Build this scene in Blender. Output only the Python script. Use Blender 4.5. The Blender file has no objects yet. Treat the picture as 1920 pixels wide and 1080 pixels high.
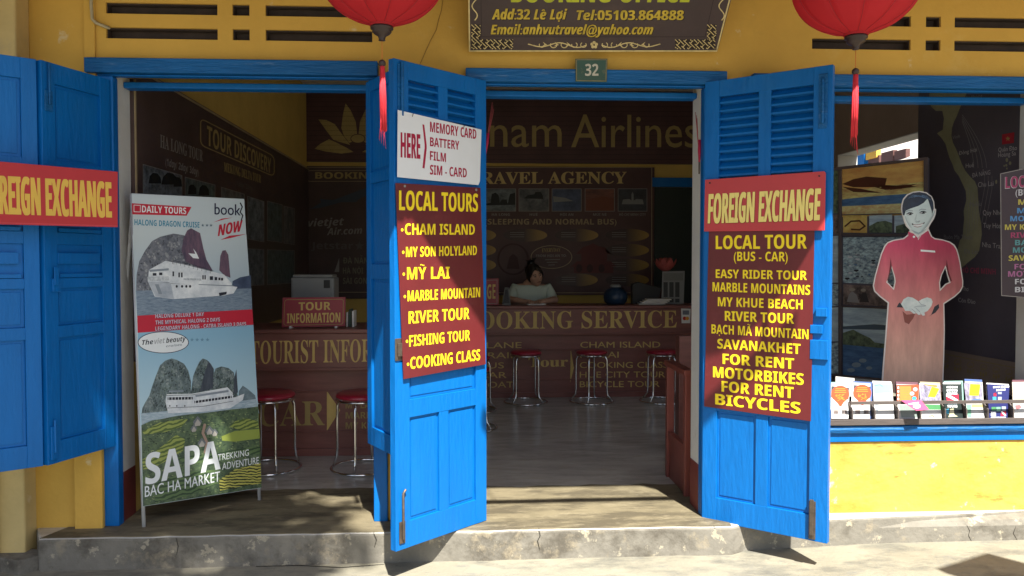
import bpy, bmesh, math, random, unicodedata
from mathutils import Vector, Matrix, noise as mnoise
random.seed(7)
R = math.radians
S = bpy.context.scene
COL = S.collection
# ------------------------------------------------------------------ camera, sky, sun, exposure
F = 1500.0; ZC = 1.46; DC = 4.04; YAW = 3.12; PIT = 1.76
cd = bpy.data.cameras.new('camera'); cam = bpy.data.objects.new('camera', cd); COL.objects.link(cam)
cd.sensor_width = 36; cd.lens = 36*F/1920; cd.clip_end = 500; cd.clip_start = .05
cam.location = (0, -DC, ZC); cam.rotation_euler = (R(90-PIT), 0, R(-YAW))
S.camera = cam
SUN_EL, SUN_AZ = 57.0, 13.0          # azimuth: degrees from -Y towards +X
w = bpy.data.worlds.new("World"); S.world = w; w.use_nodes = True
nt = w.node_tree; bg = nt.nodes['Background']
sk = nt.nodes.new('ShaderNodeTexSky'); sk.sky_type = 'NISHITA'; sk.sun_disc = False
sk.sun_elevation = R(SUN_EL); sk.sun_rotation = R(180-SUN_AZ); sk.dust_density = 2.5; sk.air_density = 1.0
nt.links.new(sk.outputs[0], bg.inputs[0]); bg.inputs[1].default_value = 0.06
sd = bpy.data.lights.new('sun', 'SUN'); sd.energy = 5.0; sd.angle = R(0.8); sd.color = (1, .95, .86)
so = bpy.data.objects.new('sun', sd); COL.objects.link(so)
to_sun = Vector((math.sin(R(SUN_AZ))*math.cos(R(SUN_EL)), -math.cos(R(SUN_AZ))*math.cos(R(SUN_EL)), math.sin(R(SUN_EL))))
so.rotation_euler = to_sun.to_track_quat('Z', 'Y').to_euler(); so.location = (2, -8, 12)
S.view_settings.view_transform = 'Standard'; S.view_settings.look = 'None'
S.view_settings.exposure = 1.56; S.view_settings.gamma = 1
S.cycles.max_bounces = 10; S.cycles.diffuse_bounces = 6
# ------------------------------------------------------------------ photo rays (survey helper: a point of the place on a known plane)
_rot = cam.rotation_euler.to_matrix()
CP = Vector((0, -DC, ZC))
def ray(px, py): return _rot @ Vector(((px-960)/F, -(py-540)/F, -1))
def P(px, py, Y):
    d = ray(px, py); return CP + d*((Y+DC)/d.y)
def G(px, py, Z):
    d = ray(px, py); return CP + d*((Z-ZC)/d.z)
def PX(px, py, X):
    d = ray(px, py); return CP + d*(X/d.x)
def PL(px, py, p0, n):
    d = ray(px, py); return CP + d*((p0-CP).dot(n)/d.dot(n))
FZ = .16                                   # shop floor level
# ------------------------------------------------------------------ materials
def lin(*c): return tuple(((v/255)/12.92 if v/255 <= .04045 else ((v/255+.055)/1.055)**2.4) for v in c)
MC = {}
def mat(name, col, rough=.6, var=.12, scale=6, bump=0., bscale=60, stretch=(1, 1, 1), metal=0., spec=.4, patch=None, patch_scale=2.5, patch_lo=.55, patch_hi=.7, detail=6, coat=0.):
    if name in MC: return MC[name]
    m = bpy.data.materials.new(name); MC[name] = m; m.use_nodes = True
    n = m.node_tree.nodes; L = m.node_tree.links; b = n['Principled BSDF']
    b.inputs['Roughness'].default_value = rough; b.inputs['Metallic'].default_value = metal
    b.inputs['Specular IOR Level'].default_value = spec
    if coat: b.inputs['Coat Weight'].default_value = coat; b.inputs['Coat Roughness'].default_value = .15
    m.diffuse_color = (*col, 1)
    tc = n.new('ShaderNodeTexCoord'); mp = n.new('ShaderNodeMapping'); mp.inputs['Scale'].default_value = stretch
    L.new(tc.outputs['Object'], mp.inputs[0])
    out = None
    if var:
        t = n.new('ShaderNodeTexNoise'); t.inputs['Scale'].default_value = scale; t.inputs['Detail'].default_value = detail; t.inputs['Roughness'].default_value = .65
        L.new(mp.outputs[0], t.inputs['Vector'])
        r = n.new('ShaderNodeValToRGB'); e = r.color_ramp.elements
        e[0].position = .3; e[1].position = .72
        e[0].color = (*[c*(1-var) for c in col], 1); e[1].color = (*[min(1, c*(1+var)) for c in col], 1)
        L.new(t.outputs['Fac'], r.inputs[0]); out = r.outputs[0]
    else:
        b.inputs['Base Color'].default_value = (*col, 1)
    for k, pc in enumerate(patch or []):
        pcol, psc, lo, hi, amt = pc[:5]
        t = n.new('ShaderNodeTexNoise'); t.inputs['Scale'].default_value = psc; t.inputs['Detail'].default_value = 9; t.inputs['Roughness'].default_value = .7
        if len(pc) > 5:
            m2 = n.new('ShaderNodeMapping'); m2.inputs['Scale'].default_value = pc[5]; m2.inputs['Location'].default_value = (k*3.1, 1.7*k, k)
            L.new(tc.outputs['Object'], m2.inputs[0]); L.new(m2.outputs[0], t.inputs['Vector'])
        else: L.new(mp.outputs[0], t.inputs['Vector'])
        r = n.new('ShaderNodeValToRGB'); r.color_ramp.elements[0].position = lo; r.color_ramp.elements[1].position = hi
        r.color_ramp.elements[0].color = (0, 0, 0, 1); r.color_ramp.elements[1].color = (amt, amt, amt, 1)
        L.new(t.outputs['Fac'], r.inputs[0])
        mx = n.new('ShaderNodeMix'); mx.data_type = 'RGBA'
        L.new(r.outputs[0], mx.inputs['Factor'])
        if out is None: mx.inputs['A'].default_value = (*col, 1)
        else: L.new(out, mx.inputs['A'])
        mx.inputs['B'].default_value = (*pcol, 1); out = mx.outputs['Result']
    if out: L.new(out, b.inputs['Base Color'])
    if bump:
        t = n.new('ShaderNodeTexNoise'); t.inputs['Scale'].default_value = bscale; t.inputs['Detail'].default_value = 5
        L.new(mp.outputs[0], t.inputs['Vector'])
        bp = n.new('ShaderNodeBump'); bp.inputs['Strength'].default_value = bump; bp.inputs['Distance'].default_value = .01
        L.new(t.outputs['Fac'], bp.inputs['Height']); L.new(bp.outputs[0], b.inputs['Normal'])
    return m
def pmat(name, r, g, b, rough=.5, var=.05):      # printed / painted flat colour, given as an sRGB print colour
    return mat(name, lin(r, g, b), rough=rough, var=var, scale=9, spec=.3)
YEL = mat('yellow_limewash', (.64, .39, .08), .85, .08, 2.5, bump=.25, bscale=35, spec=.2,
          patch=[((.72, .56, .22), 2.2, .58, .74, .4), ((.40, .26, .07), 2.6, .58, .78, .4, (1, 1, 1.6)), ((.70, .62, .40), 6, .62, .68, .6), ((.16, .11, .06), 40, .72, .75, .8)])
APRON = mat('stained_yellow_limewash', (.64, .39, .08), .85, .1, 3, bump=.4, bscale=30, spec=.2,
            patch=[((.36, .20, .03), 1.7, .50, .66, .75, (1, 1, 2.0)), ((.22, .13, .03), 5, .56, .66, .8, (.7, 1, 2.4)), ((.62, .55, .40), 4.5, .60, .64, .9), ((.26, .2, .12), 13, .66, .70, .8), ((.1, .07, .04), 45, .72, .75, .9)])
YELP = mat('faded_yellow_plaster', (.60, .46, .2), .85, .12, 4, bump=.3, bscale=30, spec=.2, patch=[((.35, .3, .22), 3, .6, .75, .6), ((.68, .6, .42), 7, .6, .7, .5)])
BLUE = mat('blue_gloss_paint', (.0012, .125, .42), .42, .09, 4, bump=.35, bscale=24, stretch=(2.2, 2.2, .4), spec=.26,
           patch=[((.03, .17, .42), 2.2, .56, .80, .4, (1.3, 1.3, .7)), ((.001, .07, .27), 3.5, .56, .76, .45, (1.3, 1.3, .5)), ((.24, .33, .42), 24, .71, .735, .8, (1, 1, .8)), ((.03, .045, .07), 30, .72, .745, .8, (1, 1, .9))])
BLUEH = mat('blue_weathered_beam_paint', (.006, .105, .31), .5, .2, 6, bump=.8, bscale=30, stretch=(.4, 2, 2.6), spec=.25,
           patch=[((.17, .28, .44), 9, .6, .74, .6, (.4, 1, 2.5)), ((.008, .06, .2), 9, .66, .78, .6, (.5, 2, 2))])
WHITEP = mat('white_plaster', (.62, .62, .60), .8, .08, 4, bump=.15, bscale=30, spec=.2, patch=[((.42, .4, .36), 4, .62, .75, .5)])
MAROONP = mat('maroon_skirting_paint', (.17, .035, .03), .55, .15, 6, patch=[((.4, .33, .3), 9, .68, .75, .6)])
CONC = mat('concrete_step', (.19, .178, .15), .85, .18, 5, bump=.5, bscale=28, spec=.25,
           patch=[((.075, .066, .052), 3.2, .50, .64, .8), ((.31, .265, .185), 6, .56, .66, .7), ((.07, .065, .055), 18, .66, .74, .7), ((.40, .36, .27), 11, .585, .62, .75), ((.34, .31, .26), 26, .64, .7, .5)])
PAVE = mat('pavement_concrete', (.235, .22, .17), .85, .14, 2.2, bump=.35, bscale=45, spec=.25,
           patch=[((.095, .095, .085), 2.0, .48, .64, .8, (1, 2.2, 1)), ((.30, .275, .21), 3.5, .56, .68, .6), ((.1, .1, .09), 25, .62, .70, .6), ((.15, .15, .135), 6, .55, .68, .7, (1, 1.8, 1))])
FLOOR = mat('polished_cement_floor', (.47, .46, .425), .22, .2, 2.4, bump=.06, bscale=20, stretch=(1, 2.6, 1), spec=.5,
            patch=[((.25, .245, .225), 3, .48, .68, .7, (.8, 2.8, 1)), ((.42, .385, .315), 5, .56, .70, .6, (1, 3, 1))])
DARKW = mat('dark_varnished_wood', (.045, .018, .012), .4, .25, 5, bump=.1, bscale=20, stretch=(.5, 2, 4))
REDW = mat('red_brown_counter_wood', (.21, .08, .066), .38, .18, 5, bump=.08, bscale=18, stretch=(.6, 2, 5), spec=.4)
REDW2 = mat('red_brown_gate_wood', (.22, .062, .048), .4, .2, 6, bump=.1, bscale=18, stretch=(3, 3, .5))
BOARD = mat('maroon_printed_board', (.085, .042, .042), .45, .2, 3, spec=.3)
BOARD2 = mat('dark_brown_printed_board', (.075, .048, .046), .45, .2, 3, spec=.3)
GOLD = mat('dull_gold_print', (.62, .45, .15), .5, .12, 6, spec=.3)
GOLDD = mat('dim_gold_print', (.37, .28, .105), .5, .12, 6, spec=.3)
GOLDL = mat('gold_leaf_paint', (.62, .50, .24), .4, .25, 30, metal=.3, patch=[((.16, .1, .04), 40, .6, .7, .7)])
GREYP = mat('grey_print', (.24, .225, .21), .5, .1, 6)
CHROME = mat('chrome_tube', (.72, .72, .72), .14, 0, metal=1)
STEEL = mat('worn_steel', (.13, .105, .085), .5, .3, 20, metal=.7, bump=.2, bscale=50, patch=[((.3, .16, .08), 14, .58, .7, .6)])
REDVINYL = mat('red_vinyl_seat', (.32, .013, .036), .35, .1, 8, spec=.5, coat=.3)
SIGNRED = mat('red_sign_sheet', (.42, .016, .022), .4, .06, 5, spec=.4, patch=[((.40, .03, .04), 8, .62, .75, .5)])
SIGNPINK = mat('faded_red_sign_sheet', (.48, .045, .05), .38, .06, 5, spec=.45, patch=[((.55, .1, .11), 5, .6, .75, .4)])
SIGNMAR = mat('maroon_sign_sheet', (.118, .015, .017), .38, .12, 5, spec=.4, patch=[((.19, .045, .045), 4, .56, .75, .5), ((.3, .16, .15), 36, .72, .75, .7, (.3, .3, 1.4))])
SIGNWHITE = mat('white_sign_sheet', (.72, .75, .78), .4, .04, 5, spec=.4, patch=[((.55, .57, .6), 8, .64, .76, .5)])
TYEL = mat('bright_yellow_lettering', (.86, .66, .02), .5, .05, 9, spec=.3)
TCREAM = mat('pale_yellow_lettering', (.84, .70, .22), .5, .05, 9, spec=.3)
TORANGE = mat('faded_orange_lettering', (.66, .42, .07), .5, .08, 9, spec=.3)
TCRIM = mat('crimson_lettering', (.36, .012, .05), .5, .05, 9, spec=.3)
TDARKR = mat('dark_red_shadow_print', (.16, .01, .01), .5, .05, 9, spec=.3)
PAPER = mat('white_paper', (.74, .74, .72), .7, .03, 9, spec=.2)
BLACK = mat('black_plastic', (.012, .012, .013), .4, 0)
INWALL = mat('interior_ochre_wall', (.56, .39, .11), .85, .1, 3, bump=.1, spec=.2)
CEIL = mat('grey_ceiling', (.74, .70, .62), .9, .05, 2, spec=.1)
BROWNWALL = mat('brown_interior_wall', (.36, .28, .235), .85, .1, 3, spec=.15)
TILE = mat('clay_roof_tile', (.26, .11, .06), .8, .25, 6, bump=.3, bscale=20)
# ------------------------------------------------------------------ object helpers
def wloc(o):
    v = Vector((0, 0, 0))
    while o: v += o.location; o = o.parent
    return v
class MB:
    def __init__(s): s.v = []; s.f = []; s.m = []; s.mats = []; s.sm = []
    def mi(s, m):
        if m not in s.mats: s.mats.append(m)
        return s.mats.index(m)
    def face(s, pts, m, smooth=False):
        k = len(s.v); s.v += [tuple(p) for p in pts]; s.f.append(tuple(range(k, k+len(pts)))); s.m.append(s.mi(m)); s.sm.append(smooth)
    def mesh(s, vs, fs, m, smooth=False):
        k = len(s.v); s.v += [tuple(p) for p in vs]; i = s.mi(m)
        for f in fs: s.f.append(tuple(k+j for j in f)); s.m.append(i); s.sm.append(smooth)
    def obox(s, o, u, v, n, a, m):          # o + u*[a0,a1] + v*[a2,a3] + n*[a4,a5]
        pts = [o+u*a[i]+v*a[2+j]+n*a[4+k] for k in (0, 1) for j in (0, 1) for i in (0, 1)]
        s.mesh(pts, [(0, 2, 3, 1), (4, 5, 7, 6), (0, 1, 5, 4), (2, 6, 7, 3), (0, 4, 6, 2), (1, 3, 7, 5)], m)
    def box(s, x0, x1, y0, y1, z0, z1, m):
        s.obox(Vector((0, 0, 0)), Vector((1, 0, 0)), Vector((0, 1, 0)), Vector((0, 0, 1)), (x0, x1, y0, y1, z0, z1), m)
    def prism(s, pts, off, m, smooth=False):      # planar loop extruded by off
        n = len(pts); a = [Vector(p) for p in pts]; b = [p+off for p in a]
        s.mesh(a+b, [tuple(range(n))[::-1], tuple(range(n, 2*n))]+[(i, (i+1) % n, n+(i+1) % n, n+i) for i in range(n)], m, smooth)
    def tube(s, path, r, m, seg=8, closed=False):
        path = [Vector(p) for p in path]; n = len(path); vs = []; rr = r if isinstance(r, (list, tuple)) else [r]*n
        up = None
        for i, p in enumerate(path):
            t = (path[(i+1) % n] if closed or i < n-1 else p)-(path[i-1] if closed or i > 0 else p); t.normalize()
            if up is None: up = t.orthogonal().normalized()
            up = (up-t*up.dot(t)).normalized(); q = t.cross(up)
            vs += [p+up*math.cos(2*math.pi*k/seg)*rr[i]+q*math.sin(2*math.pi*k/seg)*rr[i] for k in range(seg)]
        fs = []
        for i in range(n if closed else n-1):
            j = (i+1) % n
            fs += [(i*seg+k, i*seg+(k+1) % seg, j*seg+(k+1) % seg, j*seg+k) for k in range(seg)]
        if not closed: fs += [tuple(range(seg))[::-1], tuple(range((n-1)*seg, n*seg))]
        s.mesh(vs, fs, m, True)
    def lathe(s, prof, c, m, seg=32, smooth=True):
        vs = []; c = Vector(c)
        for r, z in prof: vs += [c+Vector((r*math.cos(2*math.pi*k/seg), r*math.sin(2*math.pi*k/seg), z)) for k in range(seg)]
        fs = []
        for i in range(len(prof)-1): fs += [(i*seg+k, i*seg+(k+1) % seg, (i+1)*seg+(k+1) % seg, (i+1)*seg+k) for k in range(seg)]
        fs += [tuple(range(seg))[::-1], tuple(range((len(prof)-1)*seg, len(prof)*seg))]
        s.mesh(vs, fs, m, smooth)
    def ball(s, c, rx, ry, rz, m, seg=16, rings=10):
        c = Vector(c); vs = []
        for i in range(rings+1):
            a = math.pi*i/rings; 
            vs += [c+Vector((rx*math.sin(a)*math.cos(2*math.pi*k/seg), ry*math.sin(a)*math.sin(2*math.pi*k/seg), rz*math.cos(a))) for k in range(seg)]
        s.mesh(vs, [(i*seg+k, (i+1)*seg+k, (i+1)*seg+(k+1) % seg, i*seg+(k+1) % seg) for i in range(rings) for k in range(seg)], m, True)
    def build(s, name, parent=None, bevel=0, world=True, recalc=True):
        me = bpy.data.meshes.new(name); me.from_pydata(s.v, [], s.f)
        for m in s.mats: me.materials.append(m)
        for p, i, sm in zip(me.polygons, s.m, s.sm): p.material_index = i; p.use_smooth = sm
        if recalc:
            bm = bmesh.new(); bm.from_mesh(me); bmesh.ops.remove_doubles(bm, verts=bm.verts, dist=1e-6) if recalc == 'merge' else None
            bmesh.ops.recalc_face_normals(bm, faces=bm.faces); bm.to_mesh(me); bm.free()
        o = bpy.data.objects.new(name, me); COL.objects.link(o)
        if parent:
            o.parent = parent
            if world: o.location = -wloc(parent)
        if bevel:
            b = o.modifiers.new('bevel', 'BEVEL'); b.width = bevel; b.segments = 2; b.limit_method = 'ANGLE'; b.angle_limit = R(40)
        return o
def tag(o, label, cat, group=None):
    o['label'] = label; o['category'] = cat
    if group: o['group'] = group
    return o
def thing(name, label, cat, loc=(0, 0, 0), group=None):
    o = bpy.data.objects.new(name, None); COL.objects.link(o); o.location = loc; o.empty_display_size = .1
    return tag(o, label, cat, group)
def struct(o): o['kind'] = 'structure'; return o
def copy_tree(o, parent=None):
    c = o.copy(); COL.objects.link(c)
    if parent: c.parent = parent
    for ch in list(o.children): copy_tree(ch, c)
    return c
V = Vector
UX, UY, UZ = V((1, 0, 0)), V((0, 1, 0)), V((0, 0, 1))
# ------------------------------------------------------------------ lettering: glyph meshes laid out by hand
_tc = bpy.data.collections.new('glyph_work'); COL.children.link(_tc)
STY = {'sb': (0x1D5D4, 0x1D5EE, 0x1D7EC), 'rb': (0x1D400, 0x1D41A, 0x1D7CE), 'sbi': (0x1D63C, 0x1D656, 0x1D7EC), 'r': None}
GC = {}
def styled(ch, st):
    t = STY[st]
    if t:
        if 'A' <= ch <= 'Z': return chr(t[0]+ord(ch)-65)
        if 'a' <= ch <= 'z': return chr(t[1]+ord(ch)-97)
        if '0' <= ch <= '9': return chr(t[2]+ord(ch)-48)
    return ch
ADV = {'sb': {' ': 0.3, '(': 0.323, ')': 0.323, '-': 0.323, '1': 0.572, '2': 0.572, '3': 0.572, ':': 0.219, 'A': 0.69, 'B': 0.672, 'C': 0.637, 'D': 0.74, 'E': 0.56, 'F': 0.549, 'G': 0.724, 'H': 0.765, 'I': 0.389, 'J': 0.331, 'K': 0.664, 'L': 0.565, 'M': 0.943, 'N': 0.813, 'O': 0.796, 'P': 0.628, 'R': 0.66, 'S': 0.551, 'T': 0.579, 'U': 0.756, 'V': 0.65, 'X': 0.667, 'Y': 0.624, 'a': 0.604, 'e': 0.591, 'r': 0.454, 's': 0.497, 't': 0.434},
       'sbi': {' ': 0.3, '(': 0.323, ')': 0.323, '.': 0.219, '/': 0.281, '0': 0.572, '1': 0.572, '2': 0.572, '3': 0.572, '4': 0.572, '5': 0.572, '6': 0.572, '8': 0.572, ':': 0.219, '@': 1.01, 'A': 0.628, 'E': 0.542, 'H': 0.7, 'L': 0.518, 'N': 0.755, 'O': 0.73, 'T': 0.531, 'W': 0.894, 'a': 0.594, 'b': 0.595, 'c': 0.483, 'd': 0.594, 'e': 0.557, 'h': 0.604, 'i': 0.297, 'j': 0.297, 'l': 0.297, 'm': 0.905, 'n': 0.604, 'o': 0.585, 'r': 0.421, 's': 0.473, 't': 0.41, 'u': 0.604, 'v': 0.512, 'y': 0.519},
       'r': {' ': 0.3, 'A': 0.667, 'B': 0.563, 'C': 0.708, 'D': 0.75, 'E': 0.5, 'G': 0.74, 'H': 0.729, 'I': 0.25, 'K': 0.656, 'L': 0.49, 'M': 0.781, 'N': 0.781, 'O': 0.823, 'P': 0.51, 'Q': 0.823, 'R': 0.604, 'S': 0.458, 'T': 0.604, 'U': 0.708, 'V': 0.604, 'Y': 0.604, 'a': 0.427, 'b': 0.5, 'e': 0.479, 'g': 0.427, 'h': 0.5, 'i': 0.219, 'k': 0.479, 'l': 0.219, 'm': 0.771, 'n': 0.5, 'o': 0.552, 'r': 0.396, 's': 0.385, 't': 0.333, 'u': 0.5, 'y': 0.438},
       'rb': {' ': 0.3, 'A': 0.65, 'B': 0.659, 'C': 0.697, 'D': 0.738, 'E': 0.658, 'F': 0.602, 'G': 0.756, 'H': 0.779, 'I': 0.388, 'K': 0.76, 'L': 0.635, 'M': 0.944, 'N': 0.735, 'O': 0.782, 'R': 0.704, 'S': 0.581, 'T': 0.63, 'U': 0.733, 'V': 0.637, 'Y': 0.634, 'o': 0.501, 'r': 0.428, 'u': 0.558}}
def glyph(ch, st):
    if st not in _PRE: preload(st)
    return GC[(ch, st)] if (ch, st) in GC else GC[('H', st)]
_PRE = set()
def preload(st):                        # the glyphs one style needs, one per line of a single text object
    _PRE.add(st); cs = [c for c in ADV[st] if c != ' ']
    cu = bpy.data.curves.new('g', 'FONT'); cu.body = chr(10).join(styled(c, st) for c in cs); cu.resolution_u = 3; cu.space_line = 3
    ob = bpy.data.objects.new('g', cu); _tc.objects.link(ob); bpy.context.view_layer.update()
    me = bpy.data.meshes.new_from_object(ob.evaluated_get(bpy.context.evaluated_depsgraph_get()))
    co = [(v.co.x, v.co.y) for v in me.vertices]; rows = {}
    for p in me.polygons: rows.setdefault(round((.36-co[p.vertices[0]][1])/3), []).append(tuple(p.vertices))
    bpy.data.objects.remove(ob); bpy.data.curves.remove(cu); bpy.data.meshes.remove(me)
    for k, c in enumerate(cs):
        fs = rows.get(k, []); ix = sorted({i for f in fs for i in f}); mp = {i: n for n, i in enumerate(ix)}
        GC[(c, st)] = ([(co[i][0], co[i][1]+3*k) for i in ix], [tuple(mp[i] for i in f) for f in fs], ADV[st][c])
    GC[(' ', st)] = ([], [], .30)
def caph(st):
    vs, _, _ = glyph('H', st); return max(v[1] for v in vs)
MARK = {'\u0300': 'grave', '\u0301': 'acute', '\u0302': 'circ', '\u0303': 'tilde', '\u0306': 'breve', '\u031b': 'horn', '\u0323': 'dot', '\u0309': 'hook'}
def mark_polys(kind, cx, top, s):
    y = top+.07*s; q = []
    if kind == 'dot': return [[(cx-.065*s, -.22*s), (cx+.065*s, -.22*s), (cx+.065*s, -.09*s), (cx-.065*s, -.09*s)]]
    if kind == 'acute': q = [[(cx-.03*s, y), (cx+.06*s, y), (cx+.17*s, y+.17*s), (cx+.05*s, y+.17*s)]]
    if kind in ('grave', 'hook'): q = [[(cx-.06*s, y), (cx+.03*s, y), (cx-.05*s, y+.17*s), (cx-.17*s, y+.17*s)]]
    if kind == 'circ': q = [[(cx-.2*s, y), (cx-.1*s, y), (cx, y+.09*s), (cx+.1*s, y), (cx+.2*s, y), (cx+.05*s, y+.15*s), (cx-.05*s, y+.15*s)]]
    if kind == 'breve': q = [[(cx-.19*s, y+.13*s), (cx-.1*s, y+.02*s), (cx+.1*s, y+.02*s), (cx+.19*s, y+.13*s), (cx+.1*s, y+.13*s), (cx+.05*s, y+.09*s), (cx-.05*s, y+.09*s), (cx-.1*s, y+.13*s)]]
    if kind == 'tilde':
        up = [(cx-.22*s+.44*s*i/8, y+.06*s+.045*s*math.sin(i/8*2*math.pi)) for i in range(9)]
        q = [up+[(x, yy+.075*s) for x, yy in reversed(up)]]
    if kind == 'horn': q = [[(cx+.2*s, top-.08*s), (cx+.32*s, top-.02*s), (cx+.34*s, top+.1*s), (cx+.26*s, top+.1*s), (cx+.24*s, top)]]
    return q
def layout(text, st, track=0):
    x = 0; vs = []; fs = []
    for ch in text:
        bar = ch in 'Đđ'
        d = unicodedata.normalize('NFD', 'D' if ch == 'Đ' else 'd' if ch == 'đ' else ch)
        gv, gf, adv = glyph(d[0], st); k = len(vs)
        vs += [(a+x, b) for a, b in gv]; fs += [tuple(i+k for i in f) for f in gf]
        xs = [a for a, b in gv] or [0]; ys = [b for a, b in gv] or [0]; cx = x+(min(xs)+max(xs))/2; top = max(ys)
        polys = []
        for mk in d[1:]:
            if mk in MARK: polys += mark_polys(MARK[mk], cx, top, caph(st)); 
            if mk in '\u0302\u0306': top += .2*caph(st)
        if bar: polys.append([(x+min(xs)-.1, caph(st)*.46), (cx, caph(st)*.46), (cx, caph(st)*.58), (x+min(xs)-.1, caph(st)*.58)])
        for p in polys:
            k = len(vs); vs += p; fs.append(tuple(range(k, k+len(p))))
        x += adv+track
    return vs, fs
# ------------------------------------------------------------------ flat boards that carry print
LV = .00035
def miter(pts, d, closed):
    out = []; n = len(pts)
    for i, p in enumerate(pts):
        a = pts[i-1] if (closed or i > 0) else None; b = pts[(i+1) % n] if (closed or i < n-1) else None
        ns = []
        for s0, s1 in ((a, p), (p, b)):
            if s0 is None or s1 is None: continue
            dx, dy = s1[0]-s0[0], s1[1]-s0[1]; l = math.hypot(dx, dy) or 1; ns.append((-dy/l, dx/l))
        if len(ns) == 1: q = ns[0]; k = 1
        else:
            q = (ns[0][0]+ns[1][0], ns[0][1]+ns[1][1]); l = math.hypot(*q) or 1; q = (q[0]/l, q[1]/l)
            k = 1/max(.45, q[0]*ns[0][0]+q[1]*ns[0][1])
        out.append((p[0]+q[0]*d*k, p[1]+q[1]*d*k))
    return out
class Board:
    def __init__(s, p0, n):
        s.p0 = V(p0); s.n = V(n).normalized()
        if s.n.dot(CP-s.p0) < 0: s.n = -s.n
        s.mb = MB()
    def pt(s, px, py, h=0): return PL(px, py, s.p0, s.n)+s.n*h
    def poly(s, pts, m, lvl=1, mb=None): (mb or s.mb).face([s.pt(x, y, lvl*LV) for x, y in pts], m)
    def rect(s, x0, y0, x1, y1, m, lvl=1, mb=None): s.poly([(x0, y0), (x1, y0), (x1, y1), (x0, y1)], m, lvl, mb)
    def ell(s, cx, cy, rx, ry, m, lvl=1, seg=28, a0=0, a1=360, mb=None): s.poly([(cx+rx*math.cos(R(a0+(a1-a0)*k/seg)), cy+ry*math.sin(R(a0+(a1-a0)*k/seg))) for k in range(seg+(a1-a0 < 360))], m, lvl, mb)
    def star(s, cx, cy, r, m, lvl=1): s.poly([(cx+(r if k % 2 == 0 else r*.42)*math.sin(k*math.pi/5), cy-(r if k % 2 == 0 else r*.42)*math.cos(k*math.pi/5)) for k in range(10)], m, lvl)
    def stroke(s, pts, wd, m, lvl=1, closed=False, mb=None):
        a = miter(pts, wd/2, closed); b = miter(pts, -wd/2, closed); n = len(pts)
        (mb or s.mb).mesh([s.pt(x, y, lvl*LV) for x, y in a+b], [(i, (i+1) % n, n+(i+1) % n, n+i) for i in range(n if closed else n-1)], m)
    def rrect(s, q, r, wd, m, lvl=1):       # rounded outline inside a pixel quad (tl, tr, br, bl)
        pts = []
        for i in range(4):
            p = V(q[i]); a = (V(q[i-1])-p).normalized(); b = (V(q[(i+1) % 4])-p).normalized()
            for k in range(6):
                t = k/5; pts.append(tuple(p+a*r*(1-t)**2+b*r*t**2))
        s.stroke(pts, wd, m, lvl, True)
    def text(s, txt, p, q, cap, st, m, lvl=2, fat=0, lean=0, track=0):
        fat *= .45
        vs, fs = layout(txt, st, track)
        x0 = min(v[0] for v in vs); x1 = max(v[0] for v in vs); c = caph(st)
        A = s.pt(*p); B = s.pt(*q); C = s.pt(p[0]+lean, p[1]-cap)
        U = (B-A)/(x1-x0); W = (C-A)/c
        offs = [0] if not fat else ([-fat, fat] if fat < .03 else [-fat, 0, fat])
        wl = (x1-x0)
        for i, o in enumerate(offs):
            du = o*c*(W.length/max(U.length, 1e-9))
            s.mb.mesh([A+U*((v[0]-x0)*(1-2*fat*c*W.length/U.length/wl)+du+fat*c*W.length/U.length)+W*v[1]+s.n*(lvl*LV+i*.00012) for v in vs], fs, m)
    def slab(s, quad, th, m, name, parent=None, bevel=.001):
        mb = MB(); pts = [s.pt(x, y) for x, y in quad]
        mb.prism(pts, -s.n*th, m); return mb.build(name, parent, bevel)
    def holes(s, quad, pxs, parent): pass
    def print_on(s, name, parent):
        return s.mb.build(name, parent, recalc=False) if s.mb.f else None
def vplane(pa, pb):           # vertical plane through two points
    d = pb-pa; return pa, V((d.y, -d.x, 0))
def sign(name, label, cat, quad, plane, m, th=.004, panel='panel', group=None):
    b = Board(*plane); c = sum((b.pt(x, y) for x, y in quad), V())/len(quad); base = b.pt(*[(quad[2][i]+quad[3][i])/2 for i in (0, 1)])
    t = thing(name, label, cat, base, group); b.root = t; b.panel = b.slab(quad, th, m, panel, t)
    return b
def fin(b, name='lettering'): b.print_on(name, b.root); return b.root
# ================================================================== THE SETTING
def ground_z(x): return .016+.004*x
mb = MB(); g = 30
xs = [-g, -8, -4, -2, 0, 2, 4, 8, g]
mb.mesh([(x, y, ground_z(max(-4, min(4, x)))) for y in (-g, .6) for x in xs], [(i, i+1, 9+i+1, 9+i) for i in range(8)], PAVE)
struct(mb.build('pavement'))
mb = MB(); mb.face([(-g, .6, -.01), (g, .6, -.01), (g, g, -.01), (-g, g, -.01)], PAVE); struct(mb.build('ground'))
XL = P(245, 500, .18).x; XR = P(1905, 500, .34).x
YB = 4.75; ZCEIL = 3.35; TH = .18
XA = P(216, 500, 0).x; XB = P(704, 500, 0).x; XC = P(896, 500, 0).x; XD = P(1318, 500, 0).x; XE = P(1440, 500, 0).x; XF = P(1955, 500, 0).x
ZT = P(960, 141, 0).z; ZS = P(1740, 806, 0).z
YST = G(480, 1004, FZ).y                    # front edge of the step
mb = MB()
x0, x1 = P(72, 1000, YST).x, P(1405, 980, YST).x
bm_pts = []
n = 40; random.seed(3)
front = [(x0+(x1-x0)*i/n, YST+random.uniform(-.006, .006)) for i in range(n+1)]
front[-1] = (front[-1][0], YST+.05)
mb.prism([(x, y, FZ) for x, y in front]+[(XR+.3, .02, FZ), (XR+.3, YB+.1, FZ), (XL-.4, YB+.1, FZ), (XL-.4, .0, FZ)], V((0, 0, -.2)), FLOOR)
for i, f in enumerate(mb.f): pass
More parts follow.
